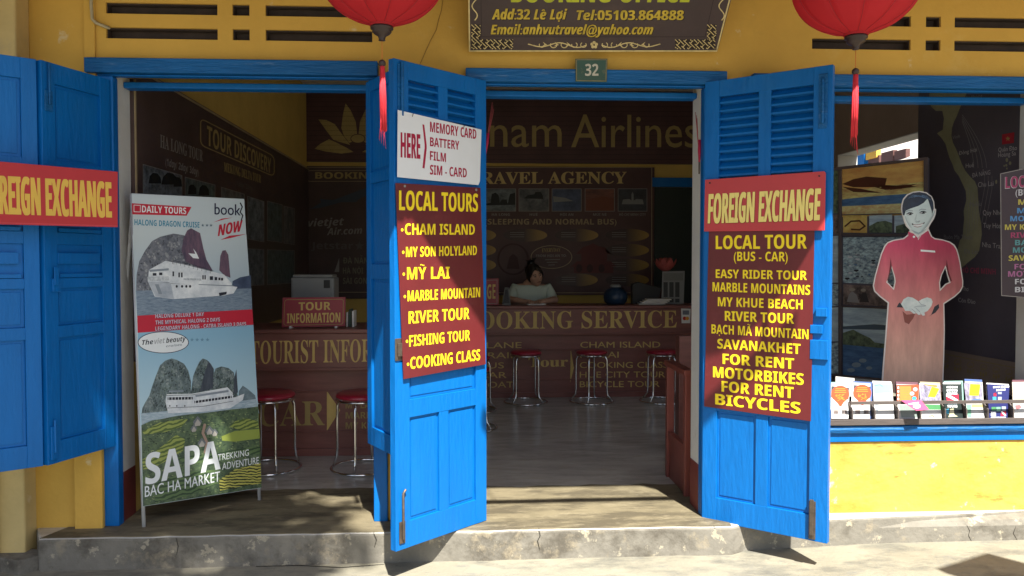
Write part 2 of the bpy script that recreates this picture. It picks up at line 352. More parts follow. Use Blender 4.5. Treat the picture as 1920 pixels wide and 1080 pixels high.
mb.m = [mb.mi(FLOOR)]+[mb.mi(CONC)]*(len(mb.f)-1)
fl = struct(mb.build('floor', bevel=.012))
TREAD = mat('sun_toned_worn_tread', (.165, .14, .088), .7, .2, 4, bump=.35, bscale=30, spec=.3, patch=[((.075, .063, .042), 2.6, .48, .60, .85, (.8, 3, 1)), ((.24, .205, .135), 6, .54, .68, .7, (1, 2, 1)), ((.33, .31, .27), 24, .66, .72, .6)])  # worn concrete, a darker copy of the floor for where the sun falls
random.seed(9)
mb = MB(); mb.prism([(x, y+.012, FZ+.003) for x, y in front[:-1]]+[(x1-.02, .4, FZ+.003)]+[(x1-.05-(x1-x0-.3)*i/30, .58+random.uniform(-.02, .02), FZ+.003) for i in range(31)], V((0, 0, -.04)), TREAD); struct(mb.build('step', bevel=.002))  # strip reaches as far inside as the sunlit patch
# ------------------------------------------------------------------ shop building
shop = thing('shop_building', 'yellow shop house front with blue wooden frames, folding shutters and louvred double doors', 'shop building', (0, .1, 0))
def bpart(mb, name, bevel=0, parent=None): return mb.build(name, parent or shop, bevel)
def wall_grid(xs, zs, hole, y0, y1, m, inner=None):
    mb = MB(); xs = sorted(set(xs)); zs = sorted(set(zs)); nx, nz = len(xs)-1, len(zs)-1
    solid = lambda i, k: 0 <= i < nx and 0 <= k < nz and not hole((xs[i]+xs[i+1])/2, (zs[k]+zs[k+1])/2)
    for i in range(nx):
        for k in range(nz):
            if not solid(i, k): continue
            a, b, c, d = xs[i], xs[i+1], zs[k], zs[k+1]
            mb.face([(a, y0, c), (b, y0, c), (b, y0, d), (a, y0, d)], m)
            mb.face([(b, y1, c), (a, y1, c), (a, y1, d), (b, y1, d)], inner or m)
            for s, q in (((i-1, k), [(a, y1, c), (a, y0, c), (a, y0, d), (a, y1, d)]), ((i+1, k), [(b, y0, c), (b, y1, c), (b, y1, d), (b, y0, d)]), ((i, k-1), [(a, y0, c), (a, y1, c), (b, y1, c), (b, y0, c)]), ((i, k+1), [(a, y0, d), (b, y0, d), (b, y1, d), (a, y1, d)])):
                if not solid(*s): mb.face(q, m)
    return mb
z2a, z2b = 2.585-.027, 2.585+.027; z1a, z1b = 2.705-.027, 2.705+.027
def px_x(x, y=50): return P(x, y, 0).x
vents = [(px_x(a), px_x(b), q) for q in (0, 1) for a, b in ((199, 408), (436, 468), (498, 698), (1523, 1708), (1736, 1764), (1790, 2010))]
def hole(x, z):
    if XA < x < XB and FZ-.1 < z < ZT: return True
    if XC < x < XD and FZ-.1 < z < ZT: return True
    if XE < x < XF and ZS < z < ZT: return True
    for a, b, q in vents:
        if a < x < b and ((z2a < z < z2b) if q == 0 else (z1a < z < z1b)): return True
    return False
xs = [-5, XA, XB, XC, XD, XE, XF, 5.2]+[v for a, b, q in vents for v in (a, b)]
bpart(wall_grid(xs, [-.05, FZ-.09, ZS, ZT, z2a, z2b, z1a, z1b, 3.74], hole, 0, TH, YEL, INWALL), 'front_wall')
VENTD = mat('dark_vent_fill', (.05, .035, .028), .8, .3, 12)  # dark fill standing in for the unlit space behind the open slots
for a, b_, q_ in vents:
    za, zb_ = (z2a, z2b) if q_ == 0 else (z1a, z1b)
    mb = MB(); mb.box(a+.001, b_-.001, .055, .075, za+.001, zb_-.001, VENTD); mb.box(a+.001, b_-.001, .012, .054, zb_-.006, zb_-.001, VENTD); mb.box(b_-.005, b_-.001, .012, .054, za+.001, zb_-.007, VENTD); mb.box(a+.001, a+.005, .012, .054, za+.001, zb_-.007, VENTD); bpart(mb, 'vent_dark_insert')
# jamb faces: white plaster with a maroon foot
zf = P(232, 885, .05).z
for x, s in ((XA, 1), (XB, -1), (XC, 1), (XD, -1)):
    mb = MB(); mb.box(min(x, x+s*.004), max(x, x+s*.004), .035, TH+.01, zf, ZT-.002, WHITEP); bpart(mb, 'jamb_plaster')
    mb = MB(); mb.box(min(x, x+s*.006), max(x, x+s*.006), .035, TH+.01, FZ+.004, zf, MAROONP); bpart(mb, 'skirting')
mb = MB(); mb.box(XF-.004, XF, .035, TH+.01, ZS+.01, ZT-.002, WHITEP); bpart(mb, 'jamb_plaster')
# pilaster and end wall on the left
mb = MB(); xp = P(46, 900, -.12).x
mb.box(-5, xp, -.125, -.001, -.05, 3.6, YELP)
mb.box(-5, P(20, 900, -.12).x-.05, -.165, -.126, -.05, 3.6, YELP)
bpart(mb, 'pilaster', .01)
mb = MB(); mb.box(P(66, 900, 0).x, XA-.09, -.022, -.002, .1, P(160, 840, 0).z, YEL); mb.box(P(150, 1000, 0).x, XA-.055, -.055, -.023, .1, P(160, 840, 0).z+.03, YEL)
mb.box(P(158, 60, 0).x, P(172, 60, 0).x+.02, -.014, -.002, ZT-.9, 3.6, YEL); bpart(mb, 'wall_render', .008)
mb = MB(); mb.box(XE-.05, 5.1, -.006, -.001, .150, ZS-.057, APRON); bpart(mb, 'wall_apron', .002)
# plinth under the window
mb = MB(); pr = [(-.085, -.05), (-.085, .105), (-.07, .13), (-.03, .146), (0, .155)]
a = P(1395, 990, -.08).x
mb.prism([(a, y, z) for y, z in pr]+[(a, 0, -.05)], V((5.2-a, 0, 0)), CONC); bpart(mb, 'plinth', .006)
CRK = mat('crack_shadow_gap', (.03, .026, .02), .9, 0)
def crack(pts, parent, r=.0017):
    q = MB(); q.tube(pts, [r*.6]+[r]*(len(pts)-2)+[r*.5], CRK, 5); q.build('crack', parent, world=True)
pl_ = bpy.data.objects['plinth']; fl_ = bpy.data.objects['floor']; pv_ = bpy.data.objects['pavement']
for pts in (((1813, 985), (1818, 995), (1816, 1004), (1822, 1016)), ((1560, 985), (1570, 1000), (1583, 1012), (1590, 1021)), ((1905, 986), (1900, 1000), (1908, 1014))): crack([P(x, y, -.0855) for x, y in pts], pl_)
ysf = YST-.002
for pts in (((1338, 986), (1344, 998), (1341, 1008), (1350, 1022)), ((700, 998), (706, 1012), (702, 1026)), ((1010, 990), (1013, 1004), (1008, 1014), (1012, 1030)), ((330, 1008), (334, 1024), (331, 1040))): crack([P(x, y, ysf) for x, y in pts], fl_)
for pts in (((1690, 1020), (1712, 1032), (1735, 1050), (1760, 1066), (1790, 1085)), ((480, 1062), (560, 1060), (640, 1064), (720, 1058))): crack([G(x, y, ground_z(.4+(x-960)/800)+.0005) for x, y in pts], pv_, .002)
# low concrete block at the left foot
mb = MB(); mb.prism([G(-60, 1034, .075), G(34, 1052, .075), G(94, 1037, .075), G(84, 1030, .075), G(-60, 1015, .075)], V((0, 0, -.2)), CONC)
o = mb.build('kerb_block', bevel=.008); tag(o, 'low grey concrete block at the foot of the pilaster left of the step', 'concrete block')
# frames
def frame(name, xa, xb, zb, top_px, bot_px, over_l, over_r, posts, sill=False):
    f = MB(); zt = P((960), top_px, -.03).z; zb2 = P(960, bot_px, -.03).z
    f.box(xa-over_l, xb+over_r, -.045, .03, zb2, zt, BLUEH)
    f.box(xa-over_l*.6, xb+over_r*.6, -.012, .034, zb2-.010, zb2-.001, BLUE)
    h = f
    o = h.build(name, shop, .006)
    m2 = MB()
    m2.box(xa+.004, xb-.004, .11, TH+.004, zb2-.042, zb2-.011, BLUE)
    for a, b in posts: m2.box(a, b, -.025, .034, zb, zb2-.013, BLUE)
    m2.build('frame_post', o, .006)
    return o
frame('door_frame', XA, XB, FZ, 119, 146, .115, .02, [(P(189, 900, -.02).x, XA+.012), (XB-.012, P(727, 900, -.02).x)])
frame('door_frame', XC, XD, FZ, 129, 154, .06, .105, [(XC-.06, XC+.01), (XD-.008, XD+.07)])
wf = frame('window_frame', XE, XF, ZS, 132, 156, .1, .1, [(XE-.06, XE+.01), (XF-.01, XF+.06)])
mb = MB(); mb.box(XE-.1, XF+.1, -.016, TH, ZS-.055, ZS-.004, BLUE)
mb.prism([(XE-.1, y, z) for y, z in ((-.026, ZS-.004), (-.030, ZS-.008), (-.036, ZS+.012), (-.028, ZS+.03), (-.01, ZS+.034), (TH, ZS+.03), (TH, ZS-.003))], V((XF-XE+.2, 0, 0)), BLUEH)
bpart(mb, 'window_sill', .004)
# interior shell
yo0 = PX(1722, 300, XR).y; yo1 = PX(1570, 300, XR).y; zo = (PX(1646, 268, XR)).z
xo = P(1607, 300, yo1).x
wt = max(.12, xo-XR)
mb = MB()
mb.box(XL-.16, XL, TH+.002, YB, FZ-.02, ZCEIL, INWALL); bpart(mb, 'party_wall')
mb = MB()
mb.box(XR, XR+wt, TH+.002, yo0, FZ-.02, ZCEIL, BROWNWALL); mb.box(XR, XR+wt, yo1, YB, FZ-.02, ZCEIL, BROWNWALL); mb.box(XR, XR+wt, yo0+.001, yo1-.001, zo, ZCEIL, BROWNWALL)
mb.box(XR+.004, XR+wt, yo1-.006, yo1-.0015, FZ, zo-.002, WHITEP); mb.box(XR+.004, XR+wt, yo0+.004, yo1-.007, zo-.008, zo-.001, WHITEP)
bpart(mb, 'party_wall')
mb = MB(); mb.box(XL-.16, XR+wt, YB+.001, YB+.16, FZ-.02, ZCEIL, INWALL); bpart(mb, 'rear_wall')
mb = MB(); mb.box(XL-.16, XR+wt, TH+.002, YB+.16, ZCEIL+.001, ZCEIL+.1, CEIL); bpart(mb, 'ceiling')
xa = P(1226, 400, YB).x
mb = MB(); mb.box(xa, XR-.02, YB-.03, YB, FZ, P(1260, 352, YB).z, mat('dark_doorway_fill', (.012, .022, .018), .5, .1));  # dark box standing in for the unlit opening under the blue header
mb.box(xa-.03, XR-.02, YB-.045, YB, P(1260, 351, YB).z, P(1260, 334, YB).z, BLUE); bpart(mb, 'rear_doorway')
# eave
mb = MB(); ye, ze = -1.25, 2.99
mb.prism([(-6, ye, ze), (-6, ye-.02, ze+.05), (-6, .2, 3.82), (-6, .2, 3.71)], V((12, 0, 0)), TILE); bpart(mb, 'roof')
mb = MB()
for k in range(40): 
    x = -6+k*.3; mb.prism([(x, ye+.02, ze+.06), (x+.04, ye+.02, ze+.12), (x+.11, ye+.02, ze+.12), (x+.15, ye+.02, ze+.06)], V((0, 1.4, .8)), TILE)
bpart(mb, 'tile_course')
mb = MB(); mb.tube([P(170, -60, -.02), P(171, 10, -.02), P(173, 36, -.02), P(180, 43, -.02), P(203, 52, -.02), P(207, 53, .06)], .008, mat('pale_conduit', (.42, .36, .22), .6, .1)); bpart(mb, 'conduit')
mb = MB(); mb.tube([P(x, y, -.004) for x, y in ((832, -20), (828, 18), (822, 38), (818, 56), (807, 76), (800, 92), (785, 126))], .0012, mat('dry_cable', (.2, .12, .03), .8, 0), 5); bpart(mb, 'cable')
# ------------------------------------------------------------------ door leaves and shutters
def leaf(name, H, E, z0, z1, zones, st=(.075, .085), cw=.06, th=.036):
    H = V((H.x, H.y, 0)); E = V((E.x, E.y, 0)); u = (E-H); W = u.length; u.normalize(); n = V((u.y, -u.x, 0))
    if n.dot(CP-H) < 0: n = -n
    ht = z1-z0; o = V((H.x, H.y, z0))
    fz = lambda f: ht*(1-f)
    mb = MB(); box = lambda a, m=BLUE, q=None: (q or mb).obox(o, u, UZ, n, a, m)
    box((0, st[0], 0, ht, -th/2, th/2)); box((W-st[1], W, 0, ht, -th/2, th/2))
    lou = []
    prev = 0.
    for f0, f1, kind, cols in zones:
        box((st[0]-.0, W-st[1], fz(f0), fz(prev), -th/2+.001, th/2-.0015)); prev = f1
        a0, a1 = st[0], W-st[1]; n_c = cols; cs = []
        wid = (a1-a0-cw*(n_c-1))/n_c
        for c in range(n_c):
            s0 = a0+c*(wid+cw); cs.append((s0, s0+wid))
            if c: box((s0-cw, s0, fz(f1), fz(f0), -th/2+.001, th/2-.0025))
        for s0, s1 in cs:
            if kind == 'panel':
                box((s0, s1, fz(f1), fz(f0), -.006, .004))
                d = .012
                box((s0+d*1.2, s1-d*1.2, fz(f1)+d*1.2, fz(f0)-d*1.2, .0045, .0075))
            elif kind == 'batten':
                box((s0, s1, fz(f1), fz(f0), -.006, .004))
                hh = (fz(f0)-fz(f1))
                box((s0+.02, s1-.0, fz(f1)+hh*.42, fz(f1)+hh*.42+.05, .004, .022)); box((s0+.01, s1-.01, fz(f1)+.002, fz(f1)+.02, .004, .02))
            else:
                lb = MB(); zz0, zz1 = fz(f1), fz(f0); k = max(1, round((zz1-zz0)/.0395)); hh = (zz1-zz0)/k
                for i in range(k):
                    zb = zz0+i*hh
                    prof = [(-.015, zb+hh*.62), (-.015, zb+hh*.98), (.0125, zb+hh*.30), (.0125, zb+hh*.05)]
                    pts = [o+u*s0+n*a+UZ*z for a, z in prof]; lb.prism(pts, u*(s1-s0), BLUE)
                lb.obox(o, u, UZ, n, (s0, s1, zz0, zz1, -.018, -.0155), BLUE)
                lou.append(lb)
    box((st[0], W-st[1], 0, fz(prev), -th/2+.001, th/2-.0015))
    lf = mb.build(name, shop, .0035)
    for lb in lou: lb.build('louvre_panel', lf, .002)
    lf_ = dict(o=lf, org=o, u=u, n=n, W=W, ht=ht, plane=lambda d: (o+n*d, n))
    return lf_
def add_part(L, name, boxes, m, bevel=.002, tubes=()):
    q = MB()
    for a in boxes: q.obox(L['org'], L['u'], UZ, L['n'], a, m)
    for path, r in tubes: q.tube([L['org']+L['u']*a+UZ*b+L['n']*c for a, b, c in path], r, m)
    return q.build(name, L['o'], bevel)
ZD0, ZD1 = ZC-1.295, ZC+.905
LD = leaf('door_leaf', P(907, 500, -.03), P(735, 500, -.45), ZD0, ZD1, [(.036, .23, 'louvre', 2), (.262, .46, 'panel', 1), (.50, .693, 'panel', 1), (.730, .945, 'panel', 2)])
RD = leaf('door_leaf', P(1322, 500, -.03), P(1559, 500, -.42), ZD0-.012, ZD1+.006, [(.036, .235, 'louvre', 2), (.262, .46, 'panel', 1), (.50, .693, 'panel', 1), (.745, .945, 'panel', 2)])
W = LD['W']
add_part(LD, 'bolt', [(W-.052, W-.018, .0+.03, .13, .0185, .024)], STEEL, tubes=[([(W-.035, .05, .03), (W-.035, .26, .03), (W-.05, .275, .03)], .006)])
add_part(LD, 'bolt', [(W-.055, W-.02, 1.93, 2.18, .0185, .024)], BLUEH, tubes=[([(W-.038, 1.95, .03), (W-.038, 2.19, .03)], .007)])
add_part(LD, 'latch', [(W-.045, W+.002, .86, .96, .0185, .024), (W-.03, W-.008, .88, .94, .0245, .034)], STEEL)
W = RD['W']
add_part(RD, 'bolt', [(W-.082, W-.052, .01, .19, .0185, .028), (W-.077, W-.058, .03, .20, .0285, .036)], STEEL)
add_part(RD, 'bolt', [(W-.06, W-.02, 1.93, 2.18, .0185, .024)], BLUEH, tubes=[([(W-.04, 1.95, .03), (W-.04, 2.16, .03)], .007)])
add_part(RD, 'latch', [(W-.085, W-.004, .86, .95, .0185, .03), (W-.06, W-.01, 1.06, 1.1, .0185, .034), (W-.085, W-.03, .98, 1.02, .0185, .03)], BLUE)
zsh = [(.05, .24, 'panel', 1), (.262, .42, 'batten', 1), (.45, .535, 'batten', 1), (.56, .655, 'panel', 1), (.685, .945, 'panel', 1)]
ZS0, ZS1 = ZC-.897, ZC+.89
SB = leaf('shutter', P(205, 500, -.03), P(78, 500, -.40), ZS0, ZS1, zsh, (.06, .07))
SA = leaf('shutter', P(73, 500, -.40), P(-110, 500, -.615), ZS0, ZS1, zsh, (.06, .07))
SC = leaf('shutter', P(694, 500, -.03), P(694, 500, -.03)+V((.175, -.32, 0)), ZS0, ZS1, [(.03, .25, 'panel', 1), (.28, .5, 'panel', 1), (.54, .95, 'panel', 1)], (.055, .055))
add_part(SB, 'bolt', [(SB['W']-.045, SB['W']-.012, .02, .17, .0185, .027)], BLUE, tubes=[([(SB['W']-.028, .05, .03), (SB['W']-.028, .2, .03)], .006)])
add_part(SB, 'bolt', [(SB['W']-.05, SB['W']-.01, 1.57, 1.66, .0185, .026)], BLUEH, tubes=[([(SB['W']-.03, 1.6, .03), (SB['W']-.03, 1.78, .03)], .005)])
add_part(SB, 'latch', [(SB['W']-.075, SB['W']-.03, .77, .83, .0185, .03), (SB['W']-.06, SB['W']-.035, .80, .88, .0305, .036)], BLUE)
# ================================================================== THINGS ON THE FRONT
# left foreign exchange board, hung across both shutters
pa = P(221, 400, -.31); pb = P(-66, 400, -.68)
b = sign('exchange_sign', 'red foreign exchange board with faded orange letters hung across the folded left shutters', 'sign', [(-66, 297), (221, 322), (221, 426), (-66, 419)], vplane(pa, pb), SIGNRED, .006)
b.stroke([(-64, 416), (219.5, 424)], 2, mat('sign_edge_red', lin(190, 60, 70), .5, .1), 1)
b.text('FOREIGN EXCHANGE', (-36, 400), (210, 408), 73, 'sb', TORANGE, 2, fat=.035, lean=-2)
fin(b)
LP = LD['plane']; RP = RD['plane']
# white HERE sheet
b = sign('card_sign', 'white sheet listing memory card, battery, film and sim card nailed to the louvred door', 'sign', [(746, 206), (903, 243), (900, 340), (897, 347), (745, 332)], LP(.034), SIGNWHITE, .002)
b.text('HERE', (751, 295), (788, 298), 47, 'sb', TCRIM, 2, fat=.03)
b.poly([(792, 233), (795.5, 234), (800, 272), (800, 279), (796, 316), (792, 315), (796, 277), (796, 271)], TCRIM)
for t, p, q, c in (('MEMORY CARD', (806, 247), (893, 261), 19), ('BATTERY', (806, 274), (861, 281), 17), ('FILM', (806, 300), (836, 304), 17), ('SIM - CARD', (806, 327), (875, 333), 18)): b.text(t, p, q, c, 'sb', TCRIM, 2, fat=.015)
for x, y in ((774, 216), (870, 238)): b.mb.tube([b.pt(x, y-3, .003), b.pt(x-2, y+3, .004)], .0015, STEEL, 5)
fin(b)
# local tours board
b = sign('tours_sign', 'maroon local tours board with seven yellow lines on the door under the white sheet', 'sign', [(742, 343), (901, 352), (911, 683), (757, 711)], LP(.032), SIGNMAR, .004)
b.text('LOCAL TOURS', (748, 394), (896, 397), 37, 'sb', TYEL, 2, fat=.03)
for t, d, p, q, c in (('CHAM ISLAND', (754, 431), (759, 440), (890, 440), 21), ('MY SON HOLYLAND', (756, 473), (761, 482), (894, 478), 19), ('MỸ LAI', (757, 514), (763, 524), (843, 522), 23), ('MARBLE MOUNTAIN', (759, 556), (764, 565), (900, 557), 20), ('RIVER TOUR', None, (766, 607), (880, 598), 23), ('FISHING TOUR', (763, 640), (767, 650), (881, 638), 21), ('COOKING CLASS', (765, 683), (769, 692), (900, 675), 22)):
    if d: b.ell(d[0], d[1], 2.2, 3, TYEL)
    b.text(t, p, q, c, 'sb', TYEL, 2, fat=.02)
for x, y in ((759, 349), (893, 356)): b.ell(x, y, 2.2, 2.5, GREYP, 1, 10)
fin(b)
b = sign('exchange_sign', 'pinkish red foreign exchange board with tall cream letters on the right louvred door', 'sign', [(1322, 337), (1545, 321), (1548, 324), (1546, 432), (1320, 434)], RP(.036), SIGNPINK, .006)
b.text('FOREIGN EXCHANGE', (1327, 420), (1537, 414), 56, 'sb', TDARKR, 1, fat=.06, lean=2)
b.text('FOREIGN EXCHANGE', (1327, 419), (1537, 413), 55, 'sb', TCREAM, 3, fat=.035, lean=2)
for x, y in ((1331, 343), (1536, 330)): b.ell(x, y, 1.8, 1.8, BLACK, 1, 10)
fin(b)
b = sign('tours_sign', 'maroon local tour, rentals and bicycles board with yellow lettering below the foreign exchange board', 'sign', [(1329, 434), (1527, 432), (1520, 790), (1320, 762)], RP(.027), SIGNMAR, .004)
for t, p, q, c, k in (('LOCAL TOUR', (1342, 467), (1513, 466), 25, .03), ('(BUS - CAR)', (1376, 489), (1477, 490), 17, .01), ('EASY RIDER TOUR', (1342, 521), (1513, 525), 16, .02), ('MARBLE MOUNTAINS', (1336, 546), (1519, 553), 17, .02), ('MY KHUE BEACH', (1346, 574), (1505, 580), 17, .02), ('RIVER TOUR', (1359, 601), (1489, 607), 18, .03), ('BẠCH MÃ MOUNTAIN', (1334, 625), (1516, 636), 17, .01), ('SAVANAKHET', (1345, 653), (1501, 664), 18, .03), ('FOR RENT', (1355, 682), (1489, 692), 19, .05), ('MOTORBIKES', (1337, 707), (1507, 722), 20, .05), ('FOR RENT', (1353, 734), (1488, 747), 20, .05), ('BICYCLES', (1341, 758), (1501, 776), 20, .07)):
    b.text(t, p, q, c, 'sb', TYEL, 2, fat=k)
fin(b)
# house number
b = sign('number_plate', 'small green enamel plate with the house number 32 over the central door', 'house number', [(1079, 110), (1139, 110), (1138, 154), (1079, 153)], (P(1108, 130, -.05), V((0, -1, 0))), mat('bottle_green_enamel', (.035, .085, .06), .45, .2, 6, patch=[((.2, .17, .09), 14, .62, .72, .7)]), .003)
b.stroke([(1081, 112), (1137, 112), (1136, 152), (1081, 151)], 1.2, mat('rusty_rim', (.25, .2, .1), .7, .3, 20), 1, True)
b.text('32', (1097, 142), (1122, 142), 22, 'sb', mat('chipped_white_enamel', (.5, .48, .4), .5, .2, 30, patch=[((.2, .18, .12), 40, .6, .66, .7)]), 2, fat=.015)
fin(b, 'digits')
# big carved signboard, leaning forward
p0 = P(1110, 97, -.05); p1 = P(1110, 0, -.27); up = (p1-p0); nrm = V((1, 0, 0)).cross(up)
SBK = mat('dark_plum_signboard', (.055, .036, .036), .5, .12, 5, patch=[((.09, .06, .05), 4, .55, .7, .5)])
b = sign('shop_signboard', 'dark carved signboard with gilded border, address and email lettering leaning over the central door', 'signboard', [(874.5, -150), (1411, -150), (1345, 97), (880, 97)], (p0, nrm), SBK, .03, 'board')
b.stroke([(878, -100), (880.5, 95.5), (1343.5, 95.5), (1393, -100)], 2.6, GOLDL, 2)
b.stroke([(900, -100), (903, 69), (1322, 69), (1360, -100)], 1, mat('dark_groove', (.02, .012, .012), .6, 0), 1)
YG = mat('mottled_gold_lettering', (.50, .36, .035), .5, .3, 25, patch=[((.22, .13, .02), 30, .58, .68, .7)])
LIME = mat('chartreuse_lettering', (.42, .45, .02), .5, .15, 12)
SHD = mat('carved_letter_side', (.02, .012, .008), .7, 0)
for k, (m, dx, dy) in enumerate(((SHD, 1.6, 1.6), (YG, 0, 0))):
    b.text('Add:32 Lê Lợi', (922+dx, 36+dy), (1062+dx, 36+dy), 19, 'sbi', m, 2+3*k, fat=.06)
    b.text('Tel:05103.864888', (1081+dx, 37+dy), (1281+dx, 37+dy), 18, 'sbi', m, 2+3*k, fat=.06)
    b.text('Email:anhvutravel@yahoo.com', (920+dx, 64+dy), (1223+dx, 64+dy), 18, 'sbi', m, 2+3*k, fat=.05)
b.text('BOOKING OFFICE', (958, 4), (1292, 4), 50, 'sb', LIME, 3, fat=.04)
# fret pattern corners
def fret(x0, y0, x1, y1):
    b.rect(x0, y0, x1, y1, SHD, 1)
    s = 5.0
    def seg(a, c):
        # clip to the rectangle
        (ax, ay), (cx, cy) = a, c; t0, t1 = 0., 1.; dx, dy = cx-ax, cy-ay
        for p, q in ((-dx, ax-x0), (dx, x1-ax), (-dy, ay-y0), (dy, y1-ay)):
            if abs(p) < 1e-9:
                if q < 0: return
            else:
                r = q/p
                if p < 0: t0 = max(t0, r)
                else: t1 = min(t1, r)
        if t1-t0 > .05: b.stroke([(ax+dx*t0, ay+dy*t0), (ax+dx*t1, ay+dy*t1)], 1.5, GOLDL, 2)
    c45 = math.sqrt(.5)
    rot = lambda u, v: (x0+(u-v)*c45, y0+(u+v)*c45)
    n = int((x1-x0+y1-y0)/s)+4
    for i in range(-n, n):
        for j in range(-n, n):
            u, v = i*s*1.0, j*s*1.0
            if (i+2*j) % 5 == 0:
                seg(rot(u-1.6*s, v), rot(u+1.6*s, v)); seg(rot(u, v+.5*s), rot(u, v+2.2*s)); 
for q in ((884, 74, 962, 92), (884, 46, 901, 73.5), (1266, 74, 1341, 92), (1326, 46, 1343, 73.5)): fret(*q)
# floral scroll
cx, cy = 1114, 84
for k in range(5): b.ell(cx+4.4*math.cos(R(90+72*k)), cy-4.4*math.sin(R(90+72*k)), 3, 3, GOLDL, 3, 10)
b.ell(cx, cy, 1.7, 1.7, SHD, 4, 10)
for s in (-1, 1):
    for (ox, r, a0, a1, fl) in ((20, 5.2, -60, 230, 1), (37, 5.2, 120, 400, -1), (56, 6, -40, 200, 1), (76, 6, 150, 400, -1), (98, 5, -30, 170, 1)):
        pts = [(cx+s*(ox+r*math.cos(R(a))), cy+fl*r*math.sin(R(a))*.9) for a in range(a0, a1, 20)]
        b.stroke(pts, 1.5, GOLDL, 2)
    pts = [(cx+s*(14+110*t), cy+5*math.sin(t*10)*(1-.4*t)) for t in [i/24 for i in range(25)]]
    b.stroke(pts, 1.9, GOLDL, 3)
    for ox in (44, 66, 88): b.poly([(cx+s*ox, cy), (cx+s*(ox+8), cy-6), (cx+s*(ox+5), cy-1), (cx+s*(ox+10), cy+3)], GOLDL, 4)
for x, s in ((890, 1), (1353, 1)):
    pts = [(x+s*5*math.sin(t*7), 38-40*t) for t in [i/14 for i in range(15)]]; b.stroke(pts, 2, GOLDL, 2)
fin(b, 'gilding')
# ------------------------------------------------------------------ lanterns
def cloth(name, col):
    m = mat(name, col, .7, .06, 5, bump=.08, bscale=150, spec=.15); n = m.node_tree.nodes; L = m.node_tree.links
    t = n.new('ShaderNodeBsdfTranslucent'); t.inputs[0].default_value = (*col, 1); x = n.new('ShaderNodeMixShader'); x.inputs[0].default_value = .5
    L.new(n['Principled BSDF'].outputs[0], x.inputs[1]); L.new(t.outputs[0], x.inputs[2]); L.new(x.outputs[0], n['Material Output'].inputs[0]); return m
SILK = cloth('red_silk', (.62, .045, .06)); TASS = mat('scarlet_thread', (.66, .03, .045), .6, .2, 60, stretch=(6, 6, .3), bump=.5, bscale=90)
LWOOD = mat('dark_turned_wood', (.035, .02, .017), .38, .2, 9)
RIBM = mat('dark_red_seam', (.34, .016, .025), .7, 0)
def lantern(px, py, Y, label, lean):
    c = P(px, py, Y); t = thing('silk_lantern', label, 'lantern', c, 'red silk lanterns under the eave')
    a, bb = .252, .205; seg = 120
    prof = []; 
    for k in range(3, 30):
        an = math.pi*k/32; prof.append((a*math.sin(an)**.92, bb-bb*math.cos(an)))
    prof = [(.047, -.004)]+[(max(.047, r), z) for r, z in prof]
    mb = MB(); vs = []; 
    for r, z in prof:
        for k in range(seg): rr = r*(1-.06*max(0, 1-abs(math.sin(5*2*math.pi*k/seg))*2.2)*min(1, r/.1)); vs.append(c+V((rr*math.cos(2*math.pi*k/seg), rr*math.sin(2*math.pi*k/seg), z)))
    n = len(prof)
    mb.mesh(vs, [(i*seg+k, i*seg+(k+1) % seg, (i+1)*seg+(k+1) % seg, (i+1)*seg+k) for i in range(n-1) for k in range(seg)], SILK, True)
    mb.build('lantern_body', t)
    for k in range(10):
        an = 2*math.pi*(k+.5)/10-math.pi/10; mb = MB(); mb.tube([c+V(((r+.0005)*math.cos(an)*(.995 if 0 < i_ < len(prof)-1 else 1), (r+.0005)*math.sin(an), z)) for i_, (r, z) in enumerate(prof)], .0011, RIBM, 5); mb.build('rib', t)
    mb = MB(); mb.lathe([(.046, .012), (.047, -.012)], c, SILK, 28); mb.build('fabric_collar', t)
    mb = MB(); mb.lathe([(.0, -.008), (.044, -.0125), (.045, -.022), (.036, -.027), (.038, -.034), (.03, -.042), (.016, -.05), (.012, -.062), (.014, -.066), (.0, -.068)], c, LWOOD, 28); mb.build('bottom_finial', t)
    mb = MB(); mb.lathe([(.0, .372), (.047, .375), (.045, .40), (.02, .425), (.0, .43)], c, LWOOD, 24); mb.build('top_finial', t)
    e = c+V((0, 0, -.155))
    mb = MB(); mb.tube([c+V((0, 0, -.06)), e], .0014, mat('orange_cord', (.6, .16, .03), .7, 0), 5); mb.build('cord', t)
    mb = MB(); mb.ball(e+V((0, 0, 0)), .0145, .0145, .0145, LWOOD); mb.build('bead', t)
    mb = MB(); 
    for k in range(14):
        an = k*2.4; r0 = .004+.004*(k % 3)/2
        p0 = e+V((r0*math.cos(an), r0*math.sin(an), -.012)); p1 = p0+V((lean*.5+.003*math.cos(an), .003*math.sin(an), -.12)); p2 = p0+V((lean+.004*math.cos(an), .004*math.sin(an), -.245-.012*random.random()))
        mb.tube([p0, p1, p2], [.003, .0035, .0025], TASS, 6)
    for k in range(10):
        an = k*.63; p0 = e+V((.006*math.cos(an), .006*math.sin(an), -.10-.01*k)); mb.tube([p0, p0+V((lean*.4+.003*math.cos(an), .004*math.sin(an), -.09)), p0+V((lean*.5+.009*math.cos(an), .009*math.sin(an), -.145))], [.0012, .001, .0007], TASS, 4)
    mb.build('tassel', t)
    zt = 2.80+(Y+1.25)*.49
    mb = MB(); mb.tube([c+V((0, 0, .425)), V((c.x, c.y, zt+.01))], .002, BLACK, 5); mb.build('hanger', t)
lantern(716, 44, -.85, 'red silk lantern hanging over the gap between the two doorways', .004)
lantern(1605, 62, -.85, 'red silk lantern hanging in front of the window with the cardboard hostess', -.004)
